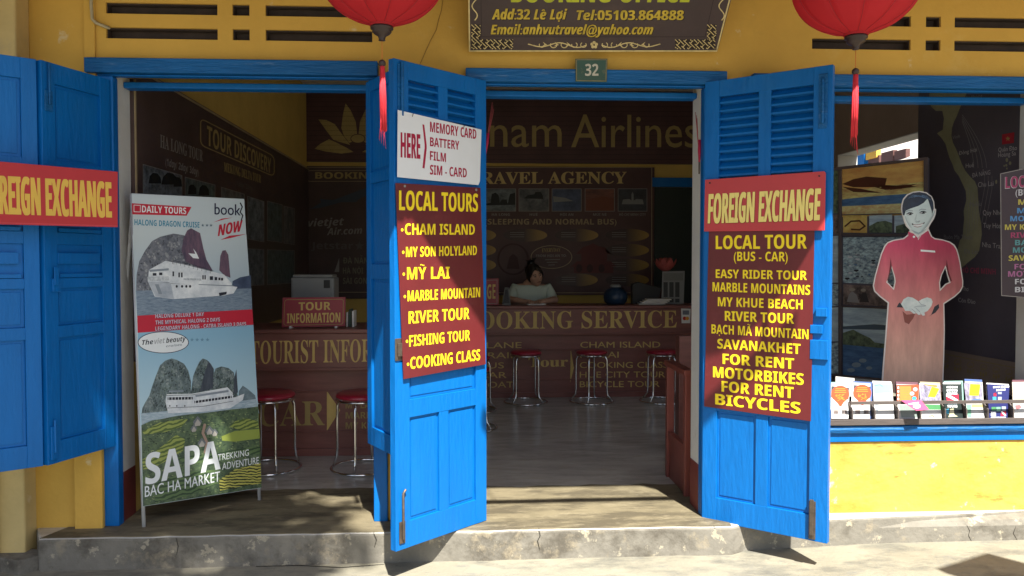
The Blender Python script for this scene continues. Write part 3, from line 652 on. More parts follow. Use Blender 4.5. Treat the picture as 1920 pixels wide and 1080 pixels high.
# ------------------------------------------------------------------ stand banner
A = G(271, 990, FZ); B_ = G(490, 939, FZ); d = (B_-A); d.z = 0; d.normalize(); back = V((-d.y, d.x, 0)); upv = (UZ+back*.075).normalized(); nb = d.cross(upv)
BASEP = mat('printed_vinyl_pale', lin(196, 208, 212), .45, .04, 3, spec=.4)
quad = [(247, 363), (458, 373), (490, 915), (268, 950)]
b = Board(A, nb); root = thing('stand_banner', 'tall white framed tour banner with ships and rice terraces standing in the left doorway', 'banner', A); b.root = root
b.slab(quad, .004, BASEP, 'banner_sheet', root)
FR = mat('white_steel_tube', (.55, .56, .56), .4, .1, 12)
mb = MB()
for q in (((249, 364), (272, 990)), ((457, 374), (489, 939))):
    p, e = b.pt(*q[0], -.014), b.pt(*q[1], -.014); e.z = FZ; mb.tube([p, e], .0095, FR, 8)
for q in (((249, 365), (457, 375)), ((268, 946), (488, 912))): mb.tube([b.pt(*q[0], -.014), b.pt(*q[1], -.014)], .0095, FR, 8)
mb.build('frame', root)
mb = MB()
for x, y in ((253, 366), (457, 378)):
    p = b.pt(x, y, -.02); mb.tube([p, V((p.x, p.y, FZ))+back*.38], .009, FR, 8)
mb.build('rear_leg', root)
GR = lambda n, c0, c1, py0, py1: grad(n, c0, c1, b.pt(360, py0).z, b.pt(360, py1).z)
def grad(name, c0, c1, z0, z1, axis='Z'):        # a printed colour fade between two heights
    m = bpy.data.materials.new(name); m.use_nodes = True; n = m.node_tree.nodes; L = m.node_tree.links; bs = n['Principled BSDF']; bs.inputs['Roughness'].default_value = .45
    tc = n.new('ShaderNodeTexCoord'); sp = n.new('ShaderNodeSeparateXYZ'); mr = n.new('ShaderNodeMapRange'); cr = n.new('ShaderNodeValToRGB')
    g = n.new('ShaderNodeNewGeometry'); L.new(g.outputs['Position'], sp.inputs[0]); L.new(sp.outputs[axis], mr.inputs['Value']); mr.inputs['From Min'].default_value = z0; mr.inputs['From Max'].default_value = z1
    cr.color_ramp.elements[0].color = (*lin(*c0), 1); cr.color_ramp.elements[1].color = (*lin(*c1), 1); L.new(mr.outputs[0], cr.inputs[0]); L.new(cr.outputs[0], bs.inputs['Base Color']); return m
BOOST = 1.0
def photo(name, c0, c1, scale=20, stretch=(1, 1, 1), lo=.35, hi=.65, seed=0):   # a printed picture texture of two colours
    if name in MC: return MC[name]
    m = bpy.data.materials.new(name); MC[name] = m; m.use_nodes = True; n = m.node_tree.nodes; L = m.node_tree.links; bs = n['Principled BSDF']; bs.inputs['Roughness'].default_value = .45
    tc = n.new('ShaderNodeTexCoord'); mp = n.new('ShaderNodeMapping'); mp.inputs['Scale'].default_value = stretch; mp.inputs['Location'].default_value = (seed, seed*.7, seed*1.3)
    t = n.new('ShaderNodeTexNoise'); t.inputs['Scale'].default_value = scale; t.inputs['Detail'].default_value = 8; t.inputs['Roughness'].default_value = .7
    cr = n.new('ShaderNodeValToRGB'); cr.color_ramp.elements[0].position = lo; cr.color_ramp.elements[1].position = hi
    cr.color_ramp.elements[0].color = (*[min(.9, v_*BOOST) for v_ in lin(*c0)], 1); cr.color_ramp.elements[1].color = (*[min(.9, v_*BOOST) for v_ in lin(*c1)], 1)
    L.new(tc.outputs['Object'], mp.inputs[0]); L.new(mp.outputs[0], t.inputs['Vector']); L.new(t.outputs['Fac'], cr.inputs[0]); L.new(cr.outputs[0], bs.inputs['Base Color']); return m
RED = pmat('print_red', 190, 40, 60); NAVY = pmat('print_navy', 35, 40, 70); TEAL = pmat('print_teal', 50, 135, 165); PWHITE = pmat('print_white', 225, 230, 232); PDK = pmat('print_dark', 45, 48, 58); PGREY = pmat('print_grey', 135, 145, 155)
ROCK = photo('print_rock', (76, 80, 92), (128, 132, 140), 40); ROCK2 = photo('print_green_rock', (62, 76, 80), (120, 136, 136), 45, (1, 1, .6)); SAIL = photo('print_purple_sail', (72, 62, 82), (125, 95, 110), 14, (2, 2, .5)); SAILG = photo('print_dark_sail', (46, 52, 64), (74, 82, 92), 20, (4, 4, .5))
SEA = photo('print_sea', (88, 108, 130), (140, 156, 170), 30, (1, 1, 6)); SEA2 = photo('print_light_sea', (125, 150, 165), (185, 200, 208), 25, (1, 1, 6))
FOREST = photo('print_forest', (48, 66, 56), (98, 118, 84), 38); FOREST2 = photo('print_dark_forest', (28, 42, 44), (70, 92, 84), 30)
b.poly([(248, 440), (462, 440), (472, 585), (257, 592)], GR('print_sky_upper', (150, 172, 188), (196, 208, 212), 585, 440), 1)
b.poly([(258, 622), (475, 608), (484, 770), (263, 800)], GR('print_sky_lower', (176, 204, 216), (136, 180, 205), 760, 630), 1)
def inside(x, y, pts):
    c = False; n_ = len(pts)
    for i in range(n_):
        (x1_, y1_), (x2_, y2_) = pts[i-1], pts[i]
        if (y1_ > y) != (y2_ > y) and x < (x2_-x1_)*(y-y1_)/(y2_-y1_)+x1_: c = not c
    return c
def speckle(pts, n_, ms, lvl, w_, h_, seed, slant=0):      # printed rock and leaf detail: small irregular flecks
    rnd = random.Random(seed); xs_ = [p_[0] for p_ in pts]; ys_ = [p_[1] for p_ in pts]; k = 0
    for _ in range(n_*4):
        if k >= n_: break
        x, y = rnd.uniform(min(xs_), max(xs_)), rnd.uniform(min(ys_), max(ys_)); a, c_ = rnd.uniform(.4, 1)*w_, rnd.uniform(.4, 1)*h_
        if not (inside(x-a, y, pts) and inside(x+a, y, pts) and inside(x, y-c_, pts) and inside(x, y+c_, pts)): continue
        k_ = int((mnoise.noise(V((x*.07+seed, y*.055, seed)))*1.4+.5+rnd.uniform(-.22, .22))*len(ms)); k_ = max(0, min(len(ms)-1, k_)); b.poly([(x-a, y+rnd.uniform(-.3, .3)*c_), (x-a*.2+slant*c_, y-c_), (x+a*.7+slant*c_, y-c_*.5), (x+a, y+c_*.3), (x+a*.1-slant*c_, y+c_)], ms[k_], lvl+(k % 7)*.12); k += 1
RK = [photo('print_rock_shade', (46, 50, 60), (88, 92, 100), 60), photo('print_rock_mid', (84, 88, 96), (120, 124, 130), 60), photo('print_rock_light', (118, 122, 126), (160, 162, 164), 60)]
GK = [photo('print_leafy_dark', (28, 38, 42), (58, 72, 72), 60), photo('print_leafy_shade', (40, 52, 54), (78, 94, 90), 60), photo('print_leafy_mid', (70, 86, 82), (110, 126, 116), 60), photo('print_stone_light', (108, 120, 120), (146, 156, 154), 60)]
FK = [photo('print_bush_dark', (28, 42, 34), (60, 78, 54), 60), photo('print_bush_mid', (62, 86, 54), (104, 126, 78), 60), photo('print_bush_pale', (104, 122, 84), (146, 158, 112), 60)]
# upper picture
b.poly([(255, 548), (256, 515), (261, 490), (272, 470), (285, 452), (300, 444), (325, 438), (345, 441), (350, 446), (362, 470), (398, 506), (398, 548)], ROCK, 2)
speckle([(255, 548), (256, 515), (261, 490), (272, 470), (285, 452), (300, 444), (325, 438), (345, 441), (350, 446), (362, 470), (370, 548)], 420, RK, 2.1, 2.4, 3.2, 1)
b.poly([(344, 446), (351, 432), (358, 428), (375, 437), (381, 465), (387, 487), (398, 506), (372, 502), (348, 490), (340, 470)], SAIL, 3)
b.poly([(353, 475), (366, 476), (362, 466), (368, 474), (373, 485), (362, 484)], PWHITE, 4)
b.poly([(411, 507), (413, 480), (417, 470), (423, 469), (428, 478), (432, 521), (420, 516)], SAIL, 2)
b.poly([(434, 545), (436, 527), (450, 520), (470, 516), (471, 548)], photo('print_far_hill', (50, 62, 86), (74, 88, 112), 20), 2)
b.poly([(255, 545), (471, 541), (473, 584), (257, 592)], SEA, 3)
HULL = photo('print_ship_white', (190, 198, 205), (232, 236, 238), 16)
b.poly([(277, 527), (315, 527), (320, 532), (425, 535), (445, 538), (438, 550), (420, 554), (325, 561), (290, 556)], HULL, 4)
b.poly([(315, 528), (320, 532), (326, 560.6), (291, 555.6), (278, 528)], photo('print_ship_shade', (150, 160, 172), (185, 192, 200), 18), 5)
b.poly([(279, 506), (310, 489), (345, 496), (420, 515), (434, 531), (434, 537), (315, 531), (277, 527)], HULL, 5)
b.poly([(279, 506), (316, 503), (316, 507), (281, 510)], PGREY, 6)
for x, y, ww, h in ((323, 509, 3, 9), (334, 511, 3, 9), (339, 511, 3, 9), (379, 516, 2.5, 8), (383, 516, 2.5, 8), (393, 518, 6, 7), (402, 519.5, 5, 6), (409, 520.5, 4, 5), (414, 521, 4, 5), (286, 512, 7, 5), (298, 511, 6, 5)): b.rect(x, y, x+ww, y+h, PDK, 7)
for x in (331, 341, 349, 356): b.ell(x, 537, 2.1, 2.6, PDK, 7, 12)
b.stroke([(372, 533.5), (437, 536)], 1.6, PGREY, 7)
b.text('HALONG DRAGON CRUISE', (344, 525), (377, 526), 3.6, 'sb', PGREY, 7)
b.stroke([(323, 495), (324, 478), (326, 496)], .8, PDK, 6); b.stroke([(324, 488), (360, 496), (400, 508)], .7, PDK, 6)
for i in range(9): b.stroke([(330+8*i, 489+2.1*i), (330+8*i, 496+2.1*i)], .6, PDK, 6)
b.poly([(410, 549), (425, 547), (424, 552), (411, 555)], PDK, 7)
b.poly([(276, 519), (316, 518), (316, 526), (277, 527)], photo('print_rail', (150, 158, 166), (215, 220, 222), 90), 6)
b.poly([(290, 533), (297, 533), (304, 552), (297, 551)], PGREY, 7)
# headline
b.poly([(247, 381), (359, 388), (350, 404.5), (248, 402)], RED, 2)
b.stroke([(251, 384.5), (263, 385), (263, 397.5), (251, 397)], 1, PWHITE, 3, True)
b.text('DAILY TOURS', (266, 398), (349, 401.5), 12.5, 'sb', PWHITE, 3)
b.text('HALONG DRAGON CRUISE', (252, 422), (374, 427), 11, 'sb', TEAL, 2)
for x in (380, 388, 395.5): b.star(x, 422.5, 3.2, pmat('print_slate', 90, 110, 125), 2)
b.text('book', (402, 402), (451, 404), 21, 'r', NAVY, 2, fat=.03)
b.text('NOW', (408, 443), (455, 433), 21, 'sbi', RED, 3, fat=.05)
b.poly([(400, 417), (416, 410), (436, 408), (418, 412)], RED, 3); b.poly([(413, 450), (430, 442), (461, 439), (434, 446)], RED, 3)
b.stroke([(450, 380), (454, 388), (450, 398), (455, 404), (452, 414)], 2.2, PDK, 4)
# red band
b.poly([(257, 592), (473, 580), (475, 609), (258, 624)], RED, 4)
OUTL = pmat('print_band_letters', 205, 190, 205)
for t, p, q in (('HALONG DELUXE 1 DAY', (291, 596.5), (382, 592.5)), ('THE MYTHICAL HALONG 2 DAYS', (291, 608.5), (412, 602.5)), ('LEGENDARY HALONG - CATBA ISLAND 3 DAYS', (291, 620), (461, 610.5))):
    b.text(t, (p[0]+.6, p[1]+.7), (q[0]+.6, q[1]+.7), 8, 'sb', NAVY, 5, fat=.05); b.text(t, p, q, 7.4, 'sb', OUTL, 7)
# oval badge
b.ell(306, 642, 48, 20.5, NAVY, 4, 40); b.ell(306, 642, 46.6, 19.2, PWHITE, 5, 40)
b.text('The', (266, 647), (287, 645), 9, 'sbi', PDK, 6); b.text('viet', (289, 645), (309, 643), 10, 'sbi', pmat('print_silver', 165, 168, 172), 6); b.text('beauty', (311, 643), (348, 639), 9, 'sbi', PDK, 6); b.text('cruises', (311, 651), (341, 648), 4, 'sbi', PGREY, 6)
for x in (360, 369.5, 379, 389): b.star(x, 637, 4, pmat('print_star_blue', 105, 145, 170), 2)
# lower picture
b.poly([(265, 778), (267, 765), (272, 755), (280, 742), (285, 725), (292, 705), (300, 685), (310, 676), (322, 672), (332, 675), (345, 682), (353, 695), (358, 715), (358, 778)], ROCK2, 2)
b.poly([(357, 778), (358, 735), (362, 705), (368, 690), (374, 678), (380, 672), (388, 675), (395, 682), (401, 692), (402, 778)], ROCK2, 3)
b.poly([(398, 760), (399, 705), (404, 691), (415, 687), (428, 690), (438, 698), (442, 715), (446, 745), (440, 760)], ROCK2, 2)
b.poly([(374, 735), (383, 700), (391, 677), (400, 692), (399, 728)], SAILG, 4); b.poly([(437, 738), (440, 705), (443, 692), (446, 736)], SAILG, 4)
b.poly([(446, 752), (448, 733), (455, 723), (464, 729), (478, 741), (480, 750)], photo('print_hill_blue', (80, 98, 108), (120, 138, 146), 25), 2)
b.poly([(264, 775), (300, 772), (480, 748), (486, 775), (266, 800)], SEA2, 4)
b.poly([(310, 753), (370, 752), (440, 745), (458, 738), (455, 750), (432, 765), (380, 772), (315, 775)], HULL, 5)
b.poly([(311, 742), (360, 741), (425, 727), (432, 735), (437, 741), (436, 748), (360, 753.5), (310, 755)], HULL, 6)
b.stroke([(312, 740), (360, 739), (426, 727), (436, 738)], 1.6, PWHITE, 8)
b.stroke([(314, 747.5), (361, 746.5)], 5, PDK, 8); b.stroke([(364, 754), (434, 744)], 4.4, PDK, 8); b.stroke([(366, 742.5), (428, 733)], 4, PGREY, 8)
for i in range(12): b.stroke([(366+6*i, 759-.95*i), (366+6*i, 750-.95*i)], 1.1, PWHITE, 9)
for i in range(8): b.stroke([(316+6*i, 751), (316+6*i, 744.5)], 1, PWHITE, 9)
b.stroke([(316, 734), (344, 733)], 2.6, PGREY, 6); b.stroke([(318, 737), (318, 742)], .8, PDK, 6); b.stroke([(340, 736), (340, 741)], .8, PDK, 6); b.stroke([(406, 729), (407, 717)], 1, PDK, 6)
b.stroke([(313, 765), (380, 762), (437, 752)], .8, PDK, 8)
for x in (318, 331, 346): b.ell(x, 761, 1.3, 1.5, PDK, 8, 8)
for pts_, sd_ in (([(265, 778), (272, 755), (280, 742), (285, 725), (292, 705), (300, 685), (310, 676), (322, 672), (332, 675), (345, 682), (353, 695), (358, 715), (358, 778)], 2), ([(357, 778), (358, 735), (362, 705), (374, 678), (380, 672), (395, 682), (401, 692), (402, 778)], 3), ([(398, 760), (399, 705), (404, 691), (415, 687), (428, 690), (438, 698), (446, 745), (440, 760)], 4)): speckle(pts_, 420, GK, 3.1, 1.6, 2.6, sd_, .15)
# terraces
b.poly([(265, 797), (285, 788), (300, 786), (330, 780), (352, 777), (375, 775), (400, 772), (430, 768), (460, 765), (484, 762), (490, 914), (268, 949)], FOREST, 5)
speckle([(265, 797), (285, 788), (330, 780), (375, 775), (430, 768), (484, 762), (490, 914), (268, 949)], 1100, FK, 5.1, 2.6, 1.5, 7)
def terr(name, c0, c1, scale, rot):
    m = bpy.data.materials.new(name); m.use_nodes = True; n = m.node_tree.nodes; L = m.node_tree.links; bs = n['Principled BSDF']; bs.inputs['Roughness'].default_value = .45
    tc = n.new('ShaderNodeTexCoord'); mp = n.new('ShaderNodeMapping'); mp.inputs['Rotation'].default_value = (0, rot, 0); wv = n.new('ShaderNodeTexWave'); wv.wave_type = 'BANDS'; wv.bands_direction = 'Z'
    wv.inputs['Scale'].default_value = scale; wv.inputs['Distortion'].default_value = 5; wv.inputs['Detail'].default_value = 2; wv.inputs['Detail Scale'].default_value = 1.2
    cr = n.new('ShaderNodeValToRGB'); cr.color_ramp.elements[0].position = .3; cr.color_ramp.elements[1].position = .5; cr.color_ramp.elements[0].color = (*lin(*c0), 1); cr.color_ramp.elements[1].color = (*lin(*c1), 1)
    L.new(tc.outputs['Object'], mp.inputs[0]); L.new(mp.outputs[0], wv.inputs['Vector']); L.new(wv.outputs['Fac'], cr.inputs[0]); L.new(cr.outputs[0], bs.inputs['Base Color']); return m
T1 = terr('print_terrace_green', (78, 98, 48), (146, 158, 80), 16, .3); T2 = terr('print_terrace_dark', (40, 52, 32), (185, 182, 92), 22, -.25); T3 = terr('print_terrace_dim', (48, 70, 48), (92, 116, 74), 14, .1)
b.poly([(266, 808), (300, 792), (340, 786), (352, 786), (340, 800), (310, 810), (270, 815)], T1, 6.4)
b.poly([(266, 862), (285, 850), (310, 832), (330, 815), (347, 824), (342, 845), (310, 865), (285, 878), (268, 880)], T1, 6.4)
b.poly([(430, 800), (440, 790), (462, 784), (483, 790), (485, 802), (450, 806)], T1, 6.4)
b.poly([(415, 818), (440, 808), (486, 804), (487, 822), (440, 828), (416, 826)], pmat('print_paddy', 146, 160, 76), 7)
b.poly([(330, 858), (400, 850), (470, 838), (487, 836), (488, 850), (420, 862), (350, 872)], T3, 6.4)
b.poly([(410, 900), (440, 880), (470, 872), (488, 868), (490, 906), (450, 912), (412, 920)], T2, 7)
b.poly([(290, 905), (350, 885), (410, 880), (412, 905), (350, 930), (290, 942)], T3, 7)
for x, y, sz in ((370, 786, 12), (363, 800, 9), (392, 803, 11), (402, 808, 9), (378, 826, 11)):
    b.poly([(x-sz*.7, y+sz*.4), (x, y-sz*.5), (x+sz*.7, y+sz*.3), (x+sz*.6, y+sz*.6), (x-sz*.6, y+sz*.8)], pmat('print_roof', 112, 118, 122), 8); b.poly([(x-sz*.45, y+sz*.75), (x, y-sz*.05), (x+sz*.5, y+sz*.6), (x+sz*.4, y+sz), (x-sz*.4, y+sz*1.1)], pmat('print_gable', 172, 168, 160), 9)
b.stroke([(384, 795), (380, 812), (388, 830), (384, 850)], 5, pmat('print_path', 165, 140, 125), 6)
b.text('SAPA', (272, 909), (413, 879), 58, 'sb', PWHITE, 10, fat=.02)
b.text('BAC HA MARKET', (271, 932), (412, 902), 20, 'r', PWHITE, 10, fat=.015)
b.text('TREKKING', (408, 864), (466, 854), 12, 'r', PWHITE, 10); b.text('ADVENTURE', (416, 881), (485, 869), 13, 'r', PWHITE, 10)
b.print_on('print', root)
# ================================================================== INSIDE THE SHOP
BOOST = 1.8      # indoor print colours raised to make up for the dim room
# ---- left wall panel
LW = (V((XL+.02, 0, 0)), V((1, 0, 0)))
b = Board(*LW); zt = b.pt(450, 239).z; y0, y1 = b.pt(252, 300).y, YB-.06
root = thing('tour_board', 'long dark tour discovery board with picture tiles on the left inner wall', 'display board', (XL, (y0+y1)/2, 1.5)); b.root = root
q = MB(); q.box(XL+.001, XL+.0195, y0, y1, .95, zt, BOARD2); q.build('panel', root)
LINE = mat('dim_gold_line', (.34, .26, .15), .5, .1)
b.mb.box(XL+.02, XL+.026, y0, y1, zt-.02, zt-.008, LINE); b.mb.box(XL+.02, XL+.026, y0+.005, y0+.02, .96, zt-.03, LINE)
b.rrect([(376, 222), (514, 293), (514, 331), (376, 272)], 10, 1.6, GOLDD, 2)
b.text('TOUR DISCOVERY', (388, 272), (508, 325), 37, 'sb', GOLDD, 2, fat=.01)
b.text('HA LONG TOUR', (300, 276), (380, 303), 24, 'rb', GREYP, 2, fat=.02)
b.text('(1day/ 2day/ 3day)', (310, 310), (372, 329), 14, 'sbi', GREYP, 2)
b.text('MEKONG DELTA TOUR', (420, 321), (489, 343), 17, 'rb', GOLDD, 2, fat=.02)
b.text('(1day/ 2day)', (441, 347), (475, 358), 9, 'sbi', mat('dim_print', (.10, .09, .08), .5, 0), 2)
PH1 = photo('print_bay_photo', (34, 40, 46), (96, 104, 110), 6, (1, 2, 3)); PH2 = photo('print_river_photo', (26, 34, 36), (70, 84, 84), 7, (1, 2, 2), seed=4); PH3 = photo('print_town_photo', (32, 36, 42), (88, 88, 86), 9, seed=9)
dk = pmat('print_silhouette', 30, 34, 36)
for k, (xa, xb, ya, yb, h) in enumerate(((268, 341, 308, 329, 120), (347, 403, 332, 347, 110), (415, 458, 351, 364, 100), (464, 495, 368, 378, 80), (501, 529, 377, 384, 74), (532, 552, 386, 391, 70), (464, 495, 466, 468, 70), (501, 552, 468, 470, 66))):
    sl = 1-(xb-xa)/600
    b.poly([(xa, ya), (xb, yb), (xb, yb+h*sl), (xa, ya+h)], (PH1, PH2, PH3)[k % 3], 1); b.stroke([(xa, ya), (xb, yb), (xb, yb+h*sl), (xa, ya+h)], .9, GREYP, 2, True)
for xa, ya, r in ((290, 330, 12), (318, 332, 16), (333, 336, 8), (382, 352, 10), (360, 350, 8)): b.poly([(xa-r, ya+14), (xa-r*.8, ya), (xa-r*.3, ya-r*.5), (xa+r*.4, ya-r*.4), (xa+r*.9, ya+3), (xa+r, ya+14)], dk, 3)
b.print_on('print', root)
# ---- rear wall: airline fascia, booking panel, travel agency panel
YBB = YB-.035
RW = (V((0, YBB, 0)), V((0, -1, 0)))
def wallboard(name, label, x0, y0, x1, y1, m, cat='display board'):
    b = Board(*RW); a, c = b.pt(x0, y0), b.pt(x1, y1)
    root = thing(name, label, cat, ((a.x+c.x)/2, YB, c.z)); b.root = root
    q = MB(); q.box(a.x, c.x, YBB, YB-.002, c.z, a.z, m); q.build('panel', root, .003); return b
b = wallboard('airline_fascia', 'wide dark maroon fascia with a gold lotus and Airlines lettering high on the rear wall', 555, 120, 1310, 308, BOARD)
b.text('nam', (919, 275), (1053, 275), 60, 'r', GOLDD, 2, fat=.006); b.text('Viet', (775, 275), (906, 275), 60, 'r', GOLDD, 2, fat=.006)
b.text('Airlines', (1071, 276), (1308, 276), 61, 'r', GOLDD, 2, fat=.006)
for sx in (1, -1):
    X_ = lambda x: 671+(x-671)*sx
    for pts in ([(590, 279), (600, 270), (617, 261), (632, 268), (650, 277), (663, 285), (640, 288), (610, 284)], [(597, 224), (612, 225), (628, 233), (640, 250), (657, 272), (640, 267), (625, 262), (612, 245)], [(648, 194), (657, 206), (667, 228), (669.5, 250), (668.5, 262), (655, 268), (645, 255), (640, 240), (643, 215)]):
        b.poly([(X_(x), y) for x, y in pts], GOLDD, 1)
b.ell(671, 260, 14, 9, BOARD, 2); b.ell(671, 260, 12.5, 7.5, GOLDD, 3)
for y in range(182, 306, 9): b.stroke([(558, y), (1306, y)], .6, mat('groove_line', (.022, .009, .009), .5, 0), 1)
fin(b, 'print')
b = wallboard('booking_board', 'dark airline booking board with an aeroplane below the gold lotus', 556, 311, 742, 560, BOARD2)
b.rrect([(563, 314), (740, 314), (740, 548), (564, 548)], 8, 1.1, LINE, 1); b.rrect([(573, 320), (722, 320), (722, 340), (573, 340)], 9, 1, LINE, 1)
b.text('BOOKING', (591, 335), (707, 335), 12, 'sb', GOLDD, 2, fat=.05)
b.poly([(572, 392), (585, 390), (602, 380), (600, 372), (608, 374), (625, 375), (660, 362), (692, 350), (715, 346), (715, 354), (690, 365), (672, 374), (668, 379), (640, 379), (600, 390)], pmat('print_aeroplane', 62, 72, 84), 1)
for t, p, q_, c, m in (('vietjet', (577, 425), (645, 422), 14, GREYP), ('Air.com', (613, 441), (679, 438), 13, GREYP)): b.text(t, p, q_, c, 'sbi', m, 2, fat=.01)
dm = mat('dim_print', (.10, .09, .08), .5, 0)
b.text('Jetstar', (583, 467), (662, 467), 13, 'sb', dm, 2); b.star(674, 461, 9, dm, 2)
for t, y, x in (('ĐÀ NẴNG', 494, 699), ('HÀ NỘI', 513, 681), ('SÀI GÒN', 532, 688)): b.text(t, (643, y), (x, y), 11, 'sb', mat('olive_print', (.17, .16, .10), .5, 0), 2)
b.poly([(627, 510), (636, 484), (636, 510)], GREYP, 1)
fin(b, 'print')
b = wallboard('agency_board', 'maroon travel agency board with five small pictures on the rear wall behind the counter', 800, 311, 1226, 553, BOARD)
b.stroke([(804, 314), (1222, 314), (1222, 549), (804, 549)], 1.2, LINE, 1, True)
b.text('TRAVEL AGENCY', (878, 345), (1175, 344), 22, 'rb', mat('agency_gold', (.56, .42, .16), .5, .1), 2, fat=.05)
PHS = [photo('print_bay', (30, 40, 44), (92, 100, 104), 8, (1, 1, 2)), photo('print_citadel', (34, 38, 44), (84, 86, 88), 9), photo('print_old_town', (24, 34, 56), (60, 72, 98), 8, seed=3), photo('print_dunes', (60, 30, 26), (104, 58, 42), 6, (1, 1, 3)), photo('print_night', (14, 16, 24), (40, 42, 50), 8)]
pal = pmat('print_pale', 130, 132, 132)
for k, (x0, x1) in enumerate(((911, 967), (973, 1029), (1035, 1090), (1097, 1152), (1159, 1213))):
    b.rect(x0, 354, x1, 396, PHS[k], 1); b.stroke([(x0, 354), (x1, 354), (x1, 396), (x0, 396)], 1, GREYP, 2, True)
b.poly([(911, 382), (920, 380), (922, 364), (929, 361), (935, 366), (937, 381), (941, 374), (950, 374), (952, 382), (956, 364), (966, 361), (966, 384), (912, 385)], dk, 2)
b.poly([(982, 372), (990, 366), (1002, 364), (1004, 360), (1014, 360), (1018, 367), (1018, 373)], dk, 2); b.poly([(1037, 368), (1060, 371), (1075, 377), (1038, 379)], pal, 2); b.poly([(1100, 374), (1130, 368), (1151, 372), (1151, 395), (1099, 395)], pmat('print_sand', 118, 66, 48), 2)
b.poly([(1166, 383), (1168, 374), (1180, 373), (1184, 376), (1184, 364), (1186, 360), (1188, 364), (1188, 376), (1194, 373), (1205, 374), (1207, 383)], pal, 2)
for t, x0, x1 in (('HẠ LONG', 922, 956), ('HUẾ', 993, 1008), ('HỘI AN', 1050, 1075), ('MŨI NÉ', 1112, 1137), ('HỒ CHÍ MINH CITY', 1161, 1211)): b.text(t, (x0, 404.5), (x1, 404.5), 4.5, 'sb', GREYP, 2)
b.text('(SLEEPING AND NORMAL BUS)', (909, 421), (1156, 421), 10.5, 'sb', mat('bronze_print', (.34, .26, .14), .5, 0), 2, fat=.015)
def gradx(name, c0, c1, x0, x1):
    m = grad(name, c0, c1, b.pt(x0, 450).x, b.pt(x1, 450).x, 'X'); return m
for k, (cx_, cy_, rx) in enumerate(((896, 441, 34), (985, 441, 41), (1081, 441, 41), (1176, 441, 41), (896, 469, 34), (896, 497, 34), (1176, 469, 41), (1176, 497, 41), (1176, 525, 41), (1081, 525, 40))):
    b.ell(cx_, cy_, rx, 12, gradx('print_leaf_%d' % k, (56, 30, 26), (164, 130, 50), cx_-2, cx_+rx), 1)
    for j in range(3): b.stroke([(cx_-rx*.7, cy_-5+4*j), (cx_-rx*.05, cy_-5+4*j)], .8, GREYP, 2)
pk = pmat('print_pagoda', 92, 40, 40); pk2 = pmat('print_pagoda_dark', 60, 26, 28)
b.poly([(1080, 476), (1092, 464), (1104, 460), (1112, 456), (1120, 461), (1134, 464), (1146, 476)], pk, 1); b.rect(1090, 476, 1138, 490, pk, 1); b.poly([(1070, 500), (1082, 490), (1146, 490), (1156, 500)], pk, 2); b.rect(1076, 500, 1150, 512, pk, 2)
for x in (1086, 1106, 1128): b.ell(x, 503, 6, 8, pk2, 3, 14)
b.ell(962, 486, 30, 30, pk2, 1); b.ell(962, 486, 26, 27, BOARD, 2); b.poly([(950, 504), (955, 482), (962, 476), (970, 482), (974, 504)], pk2, 3)
b.ell(1034, 482, 39, 22, LINE, 3, 36); b.ell(1034, 482, 37.5, 20.8, BOARD, 4, 36)
b.text('EVERYDAY', (1016, 473), (1051, 471.5), 7, 'rb', GOLDD, 5); b.text('FROM HOI AN TO:', (1005, 482), (1062, 481.5), 4.6, 'sb', GREYP, 5)
for j in range(3): b.stroke([(1022+3*j, 487+5*j), (1050-5*j, 486.5+5*j)], 1.2, GREYP, 5)
fin(b, 'print')
# ---- counters
yl = G(585, 854, FZ).y; yc = G(1100, 744, FZ).y
zl = P(585, 617, yl-.05).z; zc_ = P(1100, 573, yc-.05).z
xr_l = P(800, 700, yl).x; xl_c = xr_l+.02; xr_c = P(1330, 700, yc).x
def counter(name, label, x0, x1, y, zt, zfb, lines, dep):
    t = thing(name, label, 'counter', ((x0+x1)/2, y+dep/2, FZ)); 
    q = MB(); q.box(x0, x1, y, y+.03, FZ, zfb, REDW)
    for z in lines: q.box(x0, x1, y-.012, y-.001, z-.006, z+.006, REDW)
    q.box(x0, x1, y-.02, y-.001, FZ, FZ+.05, REDW); q.build('lower_panel', t, .003)
    q = MB(); q.box(x0, x1, y-.05, y+.03, zfb+.001, zt-.03, REDW); q.box(x0, x1, y-.06, y-.0505, zfb+.001, zfb+.02, REDW); q.build('fascia', t, .003)
    q = MB(); q.box(x0-.01, x1+.01, y-.07, y+dep, zt-.029, zt, REDW); q.build('counter_top', t, .006)
    q = MB(); q.box(x1-.03, x1, y+.031, y+dep-.02, FZ, zt-.03, REDW); q.build('end_panel', t, .003)
    return t
zf_l = P(585, 695, yl-.05).z; zf_c = P(1100, 628, yc-.05).z
tl = counter('information_counter', 'red brown tourist information counter with gold serif lettering behind the stand banner', XL+.03, xr_l, yl, zl, zf_l, [P(585, 733, yl).z, P(585, 809, yl).z], .55)
tc_ = counter('booking_counter', 'red brown booking service counter with gold lettering across the back of the shop', xl_c, xr_c, yc, zc_, zf_c, [P(1100, 656, yc).z, P(1100, 711, yc).z], .40)
b = Board(V((0, yl-.0508, 0)), V((0, -1, 0)))
b.text('TOURIST INFOR', (469, 682), (698, 678), 42, 'rb', GOLD, 2); b.text('MATION', (703, 678), (800, 677), 42, 'rb', GOLD, 2)
b.print_on('lettering', tl)
b = Board(V((0, yl-.0008, 0)), V((0, -1, 0)))
b.text('CAR', (484, 799), (609, 797), 45, 'rb', GOLDD, 2); b.poly([(613, 733), (638, 769), (613, 808)], GOLD, 2)
for t, y, x in (('MY LAI', 766, 699), ('MARBLE', 785, 716), ('MY KHE', 804, 708)): b.text(t, (648, y), (x, y-1), 12, 'sb', GOLDD, 2)
b.print_on('lettering', tl)
